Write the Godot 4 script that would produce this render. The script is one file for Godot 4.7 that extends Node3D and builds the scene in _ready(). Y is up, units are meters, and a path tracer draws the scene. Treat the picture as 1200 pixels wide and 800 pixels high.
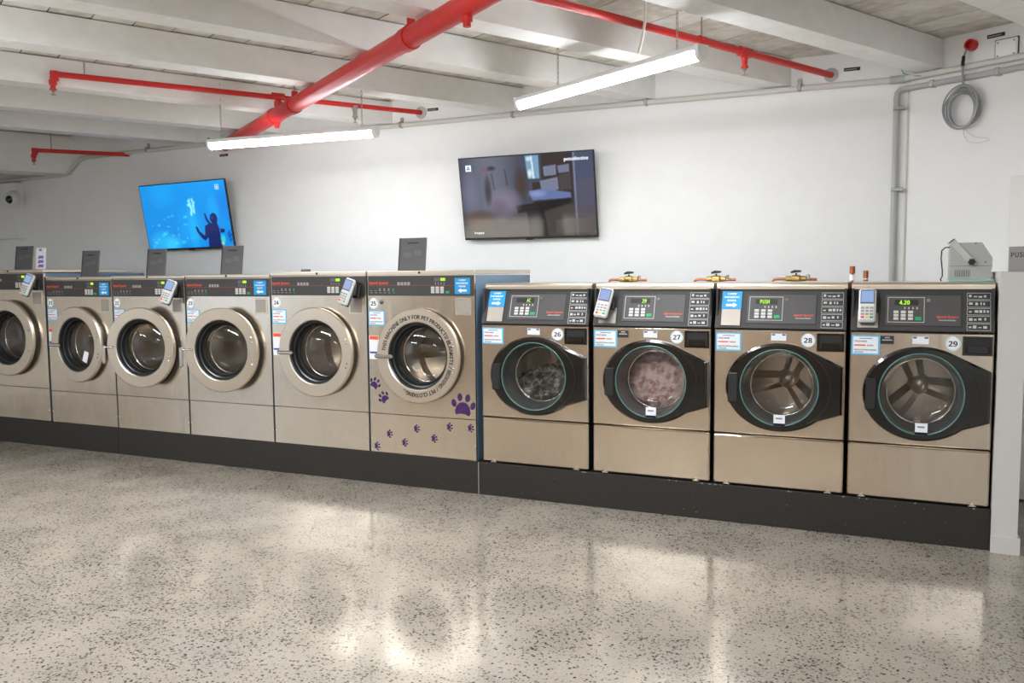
extends Node3D
# A laundromat: a row of ten front-load washers on a black plinth before a white wall.
# Row along x, machine fronts in the plane z = 0, floor y = 0, back wall z = -1.5.

const HP := 0.205          # height of the plinth
const WALL_Z := -1.5
const CEIL := 2.81         # underside of the ceiling boards
const BEAM := 2.632        # underside of the beams
const SKEW := 28.5         # the beams run this many degrees off the wall's normal
var taken := {}
var M := {}
var font_bold: SystemFont
var font_plain: SystemFont
var room := PackedVector2Array([Vector2(-6.8, -1.5), Vector2(2.37, -1.5), Vector2(5.885, 0.409), Vector2(5.885, 7.6), Vector2(-6.8, 7.6)])


# ---------------------------------------------------------------- mesh builder
class Shape:
	var st := SurfaceTool.new()
	var x := Transform3D()
	var group := 1

	func _init() -> void:
		st.begin(Mesh.PRIMITIVE_TRIANGLES)
		st.set_smooth_group(-1)

	func flat() -> void:
		st.set_smooth_group(-1)

	func soft() -> void:
		group += 1
		st.set_smooth_group(group)

	func tri(a: Vector3, b: Vector3, c: Vector3) -> void:   # counter-clockwise seen from outside
		st.add_vertex(x * a)
		st.add_vertex(x * c)
		st.add_vertex(x * b)

	func quad(a: Vector3, b: Vector3, c: Vector3, d: Vector3) -> void:
		tri(a, b, c)
		tri(a, c, d)

	func face(p: Array, inside: Vector3) -> void:           # a convex face turned away from a point
		var n: Vector3 = (p[1] - p[0]).cross(p[2] - p[0])
		var q := p.duplicate()
		if n.dot(p[0] - inside) < 0.0:
			q.reverse()
		for i in range(1, q.size() - 1):
			tri(q[0], q[i], q[i + 1])

	func box(lo: Vector3, hi: Vector3, bevel := 0.0) -> void:
		flat()
		var c := (lo + hi) / 2.0
		var h := (hi - lo) / 2.0
		var b := minf(bevel, minf(h.x, minf(h.y, h.z)) * 0.95)
		if b <= 0.0:
			for ax in 3:
				for s in [-1.0, 1.0]:
					var p := []
					for k in [[-1, -1], [1, -1], [1, 1], [-1, 1]]:
						var v := Vector3()
						v[ax] = h[ax] * s
						v[(ax + 1) % 3] = h[(ax + 1) % 3] * k[0]
						v[(ax + 2) % 3] = h[(ax + 2) % 3] * k[1]
						p.append(c + v)
					face(p, c)
			return
		for ax in 3:
			var i := (ax + 1) % 3
			var j := (ax + 2) % 3
			for s in [-1.0, 1.0]:
				var p := []
				for k in [[-1, -1], [1, -1], [1, 1], [-1, 1]]:
					var v := Vector3()
					v[ax] = h[ax] * s
					v[i] = (h[i] - b) * k[0]
					v[j] = (h[j] - b) * k[1]
					p.append(c + v)
				face(p, c)
				for t in [-1.0, 1.0]:                       # the chamfer along ax between faces i and j
					var q := []
					for e in [-1.0, 1.0]:
						for w in ([0, 1] if e < 0 else [1, 0]):
							var v := Vector3()
							v[ax] = (h[ax] - b) * e
							v[i] = (h[i] if w == 0 else h[i] - b) * s
							v[j] = (h[j] - b if w == 0 else h[j]) * t
							q.append(c + v)
					face(q, c)
		for sx in [-1.0, 1.0]:
			for sy in [-1.0, 1.0]:
				for sz in [-1.0, 1.0]:
					face([c + Vector3(h.x * sx, (h.y - b) * sy, (h.z - b) * sz), c + Vector3((h.x - b) * sx, h.y * sy, (h.z - b) * sz), c + Vector3((h.x - b) * sx, (h.y - b) * sy, h.z * sz)], c)

	func prism(poly: PackedVector2Array, z0: float, z1: float, smooth_sides := false) -> void:
		var p := poly
		var area := 0.0
		for i in p.size():
			area += p[i].cross(p[(i + 1) % p.size()])
		if area < 0.0:
			p = p.duplicate()
			p.reverse()
		flat()
		var ix := Geometry2D.triangulate_polygon(p)
		for i in range(0, ix.size(), 3):
			var a := p[ix[i]]
			var b := p[ix[i + 1]]
			var c := p[ix[i + 2]]
			if (b - a).cross(c - a) < 0.0:
				var t := b
				b = c
				c = t
			tri(Vector3(a.x, a.y, z1), Vector3(b.x, b.y, z1), Vector3(c.x, c.y, z1))
			tri(Vector3(a.x, a.y, z0), Vector3(c.x, c.y, z0), Vector3(b.x, b.y, z0))
		if smooth_sides:
			soft()
		for i in p.size():
			var a := p[i]
			var b := p[(i + 1) % p.size()]
			quad(Vector3(a.x, a.y, z0), Vector3(b.x, b.y, z0), Vector3(b.x, b.y, z1), Vector3(a.x, a.y, z1))
		flat()

	# a plate with a hole: both outlines counter-clockwise with the same number of points; the front edge is drawn in by `bevel`
	func frame(outer: PackedVector2Array, inner: PackedVector2Array, z0: float, z1: float, bevel := 0.0, middle := Vector2.ZERO, rise := 0.0) -> void:
		var n := outer.size()
		var zb := z1 - (bevel if rise == 0.0 else rise)
		var top := PackedVector2Array()
		for p in outer:
			top.append(p + (middle - p).normalized() * bevel)
		for i in n:
			var j := (i + 1) % n
			flat()
			var o := outer[i]
			var o2 := outer[j]
			var q := inner[i]
			var q2 := inner[j]
			var t := top[i]
			var t2 := top[j]
			quad(Vector3(t.x, t.y, z1), Vector3(t2.x, t2.y, z1), Vector3(q2.x, q2.y, z1), Vector3(q.x, q.y, z1))
			quad(Vector3(o.x, o.y, z0), Vector3(q.x, q.y, z0), Vector3(q2.x, q2.y, z0), Vector3(o2.x, o2.y, z0))
		soft()
		for i in n:
			var j := (i + 1) % n
			quad(Vector3(inner[i].x, inner[i].y, z0), Vector3(inner[i].x, inner[i].y, z1), Vector3(inner[j].x, inner[j].y, z1), Vector3(inner[j].x, inner[j].y, z0))
		flat()
		for i in n:
			var j := (i + 1) % n
			quad(Vector3(outer[i].x, outer[i].y, z0), Vector3(outer[j].x, outer[j].y, z0), Vector3(outer[j].x, outer[j].y, zb), Vector3(outer[i].x, outer[i].y, zb))
			if bevel > 0.0:
				quad(Vector3(outer[i].x, outer[i].y, zb), Vector3(outer[j].x, outer[j].y, zb), Vector3(top[j].x, top[j].y, z1), Vector3(top[i].x, top[i].y, z1))

	# profile of (radius, z) turned about the z axis: towards +z faces outwards, inwards faces +z
	func lathe(profile: Array, segments := 40, smooth := false, at := Vector3.ZERO) -> void:
		if smooth:
			soft()
		for k in profile.size() - 1:
			if not smooth:
				soft()
			var p: Vector2 = profile[k]
			var q: Vector2 = profile[k + 1]
			for i in segments:
				var a := TAU * i / segments
				var b := TAU * (i + 1) / segments
				var p0 := at + Vector3(cos(a) * p.x, sin(a) * p.x, p.y)
				var p1 := at + Vector3(cos(b) * p.x, sin(b) * p.x, p.y)
				var q0 := at + Vector3(cos(a) * q.x, sin(a) * q.x, q.y)
				var q1 := at + Vector3(cos(b) * q.x, sin(b) * q.x, q.y)
				if p.x > 0.00001:
					tri(p0, p1, q1)
				if q.x > 0.00001:
					tri(p0, q1, q0)
		flat()

	func tube(path: Array, r: float, segments := 12, closed := false) -> void:
		soft()
		var n := path.size()
		var rings := []
		var up := Vector3.UP
		for i in n:
			var before: Vector3 = path[(i - 1 + n) % n] if closed or i > 0 else path[i]
			var after: Vector3 = path[(i + 1) % n] if closed or i < n - 1 else path[i]
			var d := (after - before).normalized()
			if i == 0 and absf(d.dot(up)) > 0.9:
				up = Vector3.RIGHT
			var s := d.cross(up).normalized()
			up = s.cross(d).normalized()
			var ring := []
			for k in segments:
				var a := TAU * k / segments
				ring.append(path[i] + (s * cos(a) + up * sin(a)) * r)
			rings.append(ring)
		for i in (n if closed else n - 1):
			var a: Array = rings[i]
			var b: Array = rings[(i + 1) % n]
			for k in segments:
				var l := (k + 1) % segments
				quad(a[k], b[k], b[l], a[l])
		if not closed:
			flat()
			for k in range(1, segments - 1):
				tri(rings[0][0], rings[0][k], rings[0][k + 1])
				tri(rings[n - 1][0], rings[n - 1][k + 1], rings[n - 1][k])
		flat()

	func rod(a: Vector3, b: Vector3, r: float, segments := 14) -> void:
		tube([a, b], r, segments)

	func add(m: Mesh, t: Transform3D) -> void:
		st.append_from(m, 0, x * t)

	func done() -> ArrayMesh:
		st.generate_normals()
		return st.commit()


# ---------------------------------------------------------------- nodes
func numbered(called: String) -> String:
	var n: int = taken.get(called, 0)
	taken[called] = n + 1
	return called if n == 0 else "%s_%03d" % [called, n]


func thing(called: String, label: String, category: String, at := Vector3.ZERO, group := "") -> Node3D:
	var o := Node3D.new()
	o.name = numbered(called)
	add_child(o)
	o.position = at
	tag(o, label, category, group)
	return o


func tag(o: Node, label: String, category: String, group := "") -> void:
	o.set_meta("label", label)
	o.set_meta("category", category)
	if group:
		o.set_meta("group", group)


func part(called: String, shape, material: Material, parent: Node, label := "") -> MeshInstance3D:
	var o := MeshInstance3D.new()
	o.name = called
	o.mesh = shape.done() if shape is Shape else shape
	o.material_override = null
	var m: Mesh = o.mesh
	for i in m.get_surface_count():
		o.set_surface_override_material(i, material)
	parent.add_child(o, true)
	if label:
		o.set_meta("label", label)
	return o


func single(called: String, shape, material: Material, label: String, category: String, group := "") -> MeshInstance3D:
	var o := part(numbered(called), shape, material, self)
	tag(o, label, category, group)
	return o


func structure(called: String, shape, material: Material, label: String, category := "") -> MeshInstance3D:
	var o := part(called, shape, material, self)
	o.set_meta("kind", "structure")
	o.set_meta("label", label)
	o.set_meta("category", category if category else called.split("_")[0])
	return o


func bx(lo: Vector3, hi: Vector3, bevel := 0.0) -> Shape:
	var s := Shape.new()
	s.box(lo, hi, bevel)
	return s


func writing(words: String, bold := true, step := 3.0) -> TextMesh:
	var t := TextMesh.new()
	t.text = words
	t.font = font_bold if bold else font_plain
	t.font_size = 48
	t.pixel_size = 0.001
	t.depth = 0.0
	t.curve_step = step
	return t


# lettering fitted into a box width x height, centred at `at` in the parent's frame
func lettering(called: String, words: String, width: float, height: float, at: Transform3D, material: Material, parent: Node, bold := true) -> MeshInstance3D:
	var t := writing(words, bold)
	var b := t.get_aabb()
	var s := Vector3(width / b.size.x, height / b.size.y, 1.0)
	var sh := Shape.new()
	sh.x = Transform3D(Basis.from_scale(s), -b.get_center() * s)
	sh.add(t, Transform3D())
	var o := part(called, sh.st.commit(), material, parent)
	o.transform = at
	return o


func at(x: float, y: float, z: float) -> Transform3D:
	return Transform3D(Basis(), Vector3(x, y, z))


# ---------------------------------------------------------------- materials
func paint(c: Color, rough := 0.6, metal := 0.0, spec := 0.5) -> StandardMaterial3D:
	var m := StandardMaterial3D.new()
	m.albedo_color = c
	m.roughness = rough
	m.metallic = metal
	m.metallic_specular = spec
	return m


func glow(c: Color, energy: float, base := Color.BLACK) -> StandardMaterial3D:
	var m := paint(base, 0.4)
	m.emission_enabled = true
	m.emission = c
	m.emission_energy_multiplier = energy
	return m


func noise_tex(freq: float, a: Color, b: Color, seed_: int, kind := FastNoiseLite.TYPE_SIMPLEX_SMOOTH, size := 512, octaves := 4) -> ImageTexture:
	var n := FastNoiseLite.new()
	n.seed = seed_
	n.noise_type = kind
	n.frequency = freq
	n.fractal_octaves = octaves
	var im := n.get_seamless_image(size, size)
	im.convert(Image.FORMAT_L8)
	var src := im.get_data()
	var out := PackedByteArray()
	out.resize(size * size * 3)
	var table := []
	for i in 256:
		table.append(a.lerp(b, i / 255.0))
	for i in src.size():
		var c: Color = table[src[i]]
		out[i * 3] = c.r8
		out[i * 3 + 1] = c.g8
		out[i * 3 + 2] = c.b8
	return ImageTexture.create_from_image(Image.create_from_data(size, size, false, Image.FORMAT_RGB8, out))


func triplanar(m: StandardMaterial3D, t: Texture2D, scale: Vector3) -> StandardMaterial3D:
	m.albedo_texture = t
	m.uv1_triplanar = true
	m.uv1_world_triplanar = true
	m.uv1_scale = scale
	return m


# ground and polished concrete: cement with exposed stones, denser in some patches than in others
func concrete_tex() -> ImageTexture:
	var size := 2048
	var n := FastNoiseLite.new()
	n.seed = 5
	n.frequency = 0.004
	n.fractal_octaves = 4
	var im := n.get_seamless_image(size, size)
	im.convert(Image.FORMAT_L8)
	var low := im.get_data()
	var rng := RandomNumberGenerator.new()
	rng.seed = 77
	var d := PackedByteArray()
	d.resize(size * size * 3)
	for i in size * size:
		var k := 0.95 + 0.14 * low[i] / 255.0 + rng.randf_range(-0.07, 0.07)
		d[i * 3] = int(141.0 * k)
		d[i * 3 + 1] = int(133.0 * k)
		d[i * 3 + 2] = int(122.0 * k)
	var tones := [Color8(46, 42, 37), Color8(62, 56, 50), Color8(88, 80, 71), Color8(108, 99, 88), Color8(158, 149, 136), Color8(36, 33, 29), Color8(54, 49, 43)]
	for s in 190000:
		var cx := rng.randf() * size
		var cy := rng.randf() * size
		var here := low[int(cy) * size + int(cx)] / 255.0
		if rng.randf() < smoothstep(0.35, 0.75, here) * 0.6:
			continue
		var r := 0.6 + 2.5 * pow(rng.randf(), 2.6)
		var q := rng.randf_range(0.6, 1.0)
		var turn := rng.randf() * PI
		var ct := cos(turn)
		var sn := sin(turn)
		var tone: Color = tones[rng.randi() % tones.size()]
		var tr := tone.r8
		var tg := tone.g8
		var tb := tone.b8
		var blend := rng.randf_range(0.65, 1.0)
		var e := int(ceil(r))
		for yy in range(-e, e + 1):
			for xx in range(-e, e + 1):
				var px := xx * ct + yy * sn
				var py := (-xx * sn + yy * ct) / q
				if px * px + py * py < r * r:
					var at_ := (posmod(int(cy) + yy, size) * size + posmod(int(cx) + xx, size)) * 3
					d[at_] = int(lerpf(d[at_], tr, blend))
					d[at_ + 1] = int(lerpf(d[at_ + 1], tg, blend))
					d[at_ + 2] = int(lerpf(d[at_ + 2], tb, blend))
	return ImageTexture.create_from_image(Image.create_from_data(size, size, false, Image.FORMAT_RGB8, d))


func make_materials() -> void:
	M.wall = triplanar(paint(Color(1, 1, 1), 0.75, 0.0, 0.35), noise_tex(0.02, Color8(236, 236, 235), Color8(239, 239, 238), 3), Vector3.ONE * 0.5)
	M.timber = triplanar(paint(Color(1, 1, 1), 0.7, 0.0, 0.35), noise_tex(0.02, Color8(232, 231, 228), Color8(243, 242, 240), 4), Vector3(0.9, 0.9, 0.9))
	M.board = triplanar(paint(Color(1, 1, 1), 0.8, 0.0, 0.3), noise_tex(0.02, Color8(206, 202, 194), Color8(232, 229, 223), 11), Vector3(0.8, 0.8, 0.8))
	M.board2 = triplanar(paint(Color(0.97, 0.96, 0.95), 0.8, 0.0, 0.3), noise_tex(0.03, Color8(194, 189, 180), Color8(234, 231, 225), 12), Vector3(0.6, 0.6, 0.6))
	var c := paint(Color(1, 1, 1), 0.15, 0.0, 0.5)
	M.floor = triplanar(c, concrete_tex(), Vector3.ONE / 4.0)
	c.roughness_texture = noise_tex(0.02, Color(0.75, 0.75, 0.75), Color(1, 1, 1), 21)
	M.trim = paint(Color8(200, 197, 193), 0.5)
	M.door_white = paint(Color8(228, 226, 222), 0.5)
	M.plinth = triplanar(paint(Color(1, 1, 1), 0.5), noise_tex(0.05, Color8(30, 27, 24), Color8(46, 41, 37), 31), Vector3.ONE * 2.0)
	M.plinth_chip = paint(Color8(150, 144, 136), 0.8)
	M.steel = paint(Color8(222, 209, 192), 0.24, 0.95)
	M.steel.roughness_texture = noise_tex(0.03, Color(0.8, 0.8, 0.8), Color(1, 1, 1), 41)
	M.steel.uv1_triplanar = true
	M.steel.uv1_world_triplanar = true
	M.steel.uv1_scale = Vector3(2.2, 0.35, 2.2)
	var wave := FastNoiseLite.new()
	wave.seed = 44
	wave.frequency = 0.012
	wave.fractal_octaves = 2
	var wim := wave.get_seamless_image(256, 256)
	wim.bump_map_to_normal_map(3.0)
	M.steel.normal_enabled = true
	M.steel.normal_texture = ImageTexture.create_from_image(wim)
	M.steel.normal_scale = 0.12
	M.steel_ring = paint(Color8(222, 209, 192), 0.32, 0.95)
	M.card_plate = paint(Color8(168, 160, 150), 0.45, 0.5)
	M.steel_lid = paint(Color8(222, 209, 192), 0.3, 0.95)
	M.chrome = paint(Color8(225, 222, 218), 0.12, 1.0)
	M.drum = paint(Color8(222, 209, 192), 0.3, 0.95)
	M.side = paint(Color8(104, 128, 150), 0.5)
	M.dark_side = paint(Color8(46, 46, 48), 0.5)
	M.panel = paint(Color8(50, 48, 47), 0.55)
	M.panel_big = paint(Color8(58, 55, 54), 0.45)
	M.panel_line = paint(Color8(190, 190, 188), 0.5)
	M.inner = paint(Color8(72, 70, 70), 0.45)
	M.recess = paint(Color8(30, 29, 29), 0.5)
	M.key = paint(Color8(205, 203, 198), 0.5)
	M.grey_key = paint(Color8(150, 148, 145), 0.5)
	M.red_line = paint(Color8(150, 60, 52), 0.5)
	M.orange = paint(Color8(236, 84, 48), 0.5)
	M.green_key = paint(Color8(20, 160, 98), 0.4)
	M.digit = glow(Color8(170, 240, 20), 0.9)
	M.digit_off = paint(Color8(92, 92, 88), 0.5)
	M.blue = paint(Color8(18, 150, 214), 0.45)
	M.sky = paint(Color8(92, 186, 226), 0.5)
	M.white = paint(Color8(240, 240, 240), 0.5)
	M.paper = paint(Color8(232, 234, 238), 0.6)
	M.ink = paint(Color8(30, 27, 44), 0.8, 0.0, 0.3)
	M.ink_soft = paint(Color8(120, 122, 140), 0.6)
	M.black_label = paint(Color8(40, 38, 38), 0.5)
	M.eu = paint(Color8(40, 78, 150), 0.5)
	M.black = paint(Color8(22, 21, 21), 0.12, 0.0, 0.6)
	M.black_matt = paint(Color8(28, 27, 27), 0.5)
	M.rubber = paint(Color8(34, 33, 33), 0.45)
	M.gasket = paint(Color8(40, 42, 43), 0.3)
	M.seal = paint(Color8(84, 88, 88), 0.35)
	M.teal = paint(Color8(84, 136, 132), 0.15)
	M.purple = paint(Color8(66, 38, 88), 0.6, 0.0, 0.35)
	M.lid_grey = paint(Color8(86, 86, 87), 0.6)
	M.lid_mark = paint(Color8(98, 98, 98), 0.6)
	var g := paint(Color(0.05, 0.06, 0.06, 0.13), 0.02)     # smoke-tinted door glass
	g.transparency = BaseMaterial3D.TRANSPARENCY_ALPHA
	M.glass = g
	var g3 := paint(Color(0.8, 0.8, 0.8, 0.02), 0.02)
	g3.transparency = BaseMaterial3D.TRANSPARENCY_ALPHA
	M.window_glass = g3
	var g2 := paint(Color(0.55, 0.72, 0.66, 0.35), 0.1)
	g2.transparency = BaseMaterial3D.TRANSPARENCY_ALPHA
	M.tray = g2
	M.red = paint(Color8(204, 40, 36), 0.38)
	M.red_dark = paint(Color8(204, 40, 36), 0.4)
	M.metal = paint(Color8(170, 168, 164), 0.35, 0.9)
	M.grey_pipe = paint(Color8(176, 176, 174), 0.5)
	M.pale_pipe = paint(Color8(206, 204, 199), 0.5)
	M.cable = paint(Color8(148, 149, 155), 0.5)
	M.cord_white = paint(Color8(205, 200, 190), 0.6)
	M.fitting = paint(Color8(232, 232, 232), 0.5)
	M.lamp = glow(Color(0.965, 0.985, 1.0), 28.0, Color.WHITE)
	M.appliance = paint(Color8(164, 166, 162), 0.5)
	M.appliance_arm = paint(Color8(186, 187, 182), 0.5)
	M.vent = paint(Color8(70, 72, 70), 0.6)
	M.tray_green = paint(Color8(146, 186, 168), 0.4)
	M.copper = paint(Color8(166, 100, 70), 0.4, 0.85)
	M.brass = paint(Color8(164, 138, 84), 0.4, 0.85)
	M.term = paint(Color8(214, 214, 212), 0.4)
	M.term_screen = glow(Color8(150, 176, 226), 0.55)
	M.term_dark = paint(Color8(84, 88, 92), 0.5)
	M.key_red = paint(Color8(220, 70, 60), 0.5)
	M.key_yellow = paint(Color8(232, 190, 70), 0.5)
	M.grey_plate = paint(Color8(128, 125, 122), 0.45, 0.4)
	M.cctv = paint(Color8(222, 222, 220), 0.4)
	M.tan = paint(Color8(176, 150, 122), 0.6)
	M.lilac = paint(Color8(120, 112, 190), 0.5)


# ---------------------------------------------------------------- outlines
func circle(c: Vector2, r: float, n := 64, r2 := -1.0) -> PackedVector2Array:
	var p := PackedVector2Array()
	for i in n:
		var a := TAU * i / n
		p.append(c + Vector2(cos(a) * r, sin(a) * (r if r2 < 0.0 else r2)))
	return p


# where rays from c leave a convex outline, one for each angle
func star(c: Vector2, outline: PackedVector2Array, angles: Array) -> PackedVector2Array:
	var p := PackedVector2Array()
	for a in angles:
		var d := Vector2(cos(a), sin(a))
		var best := 0.0
		for i in outline.size():
			var s := outline[i]
			var e := outline[(i + 1) % outline.size()] - s
			var den := d.cross(e)
			if absf(den) < 1e-9:
				continue
			var t := (s - c).cross(e) / den
			var w := (s - c).cross(d) / den
			if t > 0.0 and w >= -1e-6 and w <= 1.000001:
				best = maxf(best, t)
		p.append(c + d * best)
	return p


func angles_for(c: Vector2, outline: PackedVector2Array, n: int, corners: bool) -> Array:
	var a := []
	for i in n:
		a.append(TAU * i / n)
	if corners:
		for q in outline:
			a.append(fposmod((q - c).angle(), TAU))
	a.sort()
	return a


func holed(outline: PackedVector2Array, c: Vector2, r: float, z0: float, z1: float, bevel := 0.0, corners := true, n := 64) -> Shape:
	var an := angles_for(c, outline, n, corners)
	var inner := PackedVector2Array()
	for a in an:
		inner.append(c + Vector2(cos(a), sin(a)) * r)
	var s := Shape.new()
	s.frame(star(c, outline, an), inner, z0, z1, bevel, c)
	return s


func rect(x0: float, y0: float, x1: float, y1: float) -> PackedVector2Array:
	return PackedVector2Array([Vector2(x0, y0), Vector2(x1, y0), Vector2(x1, y1), Vector2(x0, y1)])


func outline_bars(s: Shape, x0: float, y0: float, x1: float, y1: float, t: float, z: float) -> void:
	s.box(Vector3(x0, y0, 0), Vector3(x1, y0 + t, z))
	s.box(Vector3(x0, y1 - t, 0), Vector3(x1, y1, z))
	s.box(Vector3(x0, y0, 0), Vector3(x0 + t, y1, z))
	s.box(Vector3(x1 - t, y0, 0), Vector3(x1, y1, z))


func disc(r: float, depth := 0.002, n := 28) -> Shape:
	var s := Shape.new()
	s.lathe([Vector2(r, 0), Vector2(r, depth), Vector2(0, depth)], n)
	return s


# ---------------------------------------------------------------- things on a washer front
func number_badge(parent: Node, x: float, y: float, r: float, number: String) -> void:
	var b := part("number_badge", disc(r), M.white, parent, "white round badge with number " + number)
	b.position = Vector3(x, y, 0.0005)
	var ring := Shape.new()
	for k in 14:
		if k in [3, 4]:
			continue
		var a := TAU * k / 14.0
		ring.x = Transform3D(Basis(Vector3(0, 0, 1), a), Vector3())
		ring.box(Vector3(r * 0.86, -r * 0.17, 0.002), Vector3(r * 0.93, r * 0.17, 0.0024))
	part("ring_print", ring, M.sky, b)
	lettering("number", number, r * 1.16, r * 0.74, at(0, 0, 0.0026), M.ink, b)


func price_label(parent: Node, x0: float, y0: float, x1: float, y1: float) -> void:
	var o := part("price_label", bx(Vector3(0, 0, 0), Vector3(x1 - x0, y1 - y0, 0.001)), M.sky, parent, "blue bordered price label")
	o.position = Vector3(x0, y0, 0.0005)
	var w := x1 - x0
	var h := y1 - y0
	part("paper", bx(Vector3(w * 0.06, h * 0.08, 0.001), Vector3(w * 0.94, h * 0.93, 0.0014)), M.paper, o)
	part("print", bx(Vector3(w * 0.28, h * 0.82, 0.0012), Vector3(w * 0.74, h * 0.86, 0.0018)), M.ink_soft, o)
	lettering("print", "COLD WASH", w * 0.44, h * 0.085, at(w * 0.32, h * 0.70, 0.0018), M.ink, o)
	part("print", bx(Vector3(w * 0.1, h * 0.46, 0.0012), Vector3(w * 0.5, h * 0.53, 0.0018)), M.orange, o)
	lettering("print", "WASH", w * 0.22, h * 0.075, at(w * 0.66, h * 0.49, 0.0018), M.ink, o)
	lettering("print", "HEAVY/EXTRA WASH", w * 0.78, h * 0.075, at(w * 0.49, h * 0.26, 0.0018), M.ink, o)
	lettering("print", "OPTION", w * 0.3, h * 0.075, at(w * 0.26, h * 0.14, 0.0018), M.ink, o)


func card_sign(parent: Node, t: Transform3D, w: float, h: float, right: bool) -> void:
	var o := part("card_sign", bx(Vector3(-w / 2, -h / 2, 0), Vector3(w / 2, h / 2, 0.003), 0.001), M.blue, parent, "blue card payment sign with a white arrow")
	o.transform = t
	lettering("words", "CARD", w * 0.44, h * 0.1, at(0, h * 0.36, 0.0035), M.white, o)
	lettering("words", "PAYMENT", w * 0.76, h * 0.1, at(0, h * 0.17, 0.0035), M.white, o)
	lettering("words", "HERE", w * 0.44, h * 0.1, at(0, -h * 0.02, 0.0035), M.white, o)
	var s := Shape.new()
	s.prism(PackedVector2Array([Vector2(-0.28, -0.06), Vector2(0.08, -0.06), Vector2(0.08, -0.13), Vector2(0.28, 0), Vector2(0.08, 0.13), Vector2(0.08, 0.06), Vector2(-0.28, 0.06)]), 0.0, 1.0)
	var a := part("arrow", s, M.white, o)
	a.transform = Transform3D(Basis.from_scale(Vector3(w * (1.0 if right else -1.0), w, 0.0006)), Vector3(0, -h * 0.28, 0.0032))
	if not right:
		a.transform = Transform3D(Basis(Vector3(0, 0, 1), PI) * Basis.from_scale(Vector3(w, w, 0.0006)), Vector3(0, -h * 0.28, 0.0032))


func payment_terminal(t: Transform3D, label: String, lean: float, reach: float) -> void:
	var o := thing("payment_terminal", label, "card reader", Vector3.ZERO, "card payment terminals on the washers")
	o.transform = t
	var tilt := Basis(Vector3(0, 0, 1), lean)
	var body := part("body", bx(Vector3(-0.041, -0.088, 0), Vector3(0.041, 0.088, 0.03), 0.01), M.term, o)
	body.transform = Transform3D(tilt, Vector3(0, 0, reach))
	part("lower_shell", bx(Vector3(-0.036, -0.094, -0.022), Vector3(0.036, 0.07, 0.001), 0.008), M.term_dark, body)
	part("screen_frame", bx(Vector3(-0.033, 0.006, 0.0295), Vector3(0.033, 0.08, 0.0306)), M.term_dark, body)
	part("screen", bx(Vector3(-0.029, 0.014, 0.0305), Vector3(0.029, 0.074, 0.0312)), M.term_screen, body)
	for r in 4:
		for c in 3:
			var m: Material = M.grey_key
			if r == 3:
				m = [M.key_red, M.key_yellow, M.green_key][c]
			part("key", bx(Vector3(-0.029 + c * 0.0205, -0.0215 - r * 0.0165, 0.0295), Vector3(-0.0125 + c * 0.0205, -0.0105 - r * 0.0165, 0.032), 0.001), m, body)
	var arm := Shape.new()
	arm.box(Vector3(0.0, -0.03, -0.004), Vector3(0.055, 0.055, 0.012), 0.004)
	if reach > 0.02:
		arm.box(Vector3(0.012, -0.02, 0.006), Vector3(0.045, 0.045, reach - 0.014), 0.006)
	part("bracket", arm, M.black_matt, o, "black mounting bracket")


# ---------------------------------------------------------------- small washer, 0.683 m wide
const SW := 0.683


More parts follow.
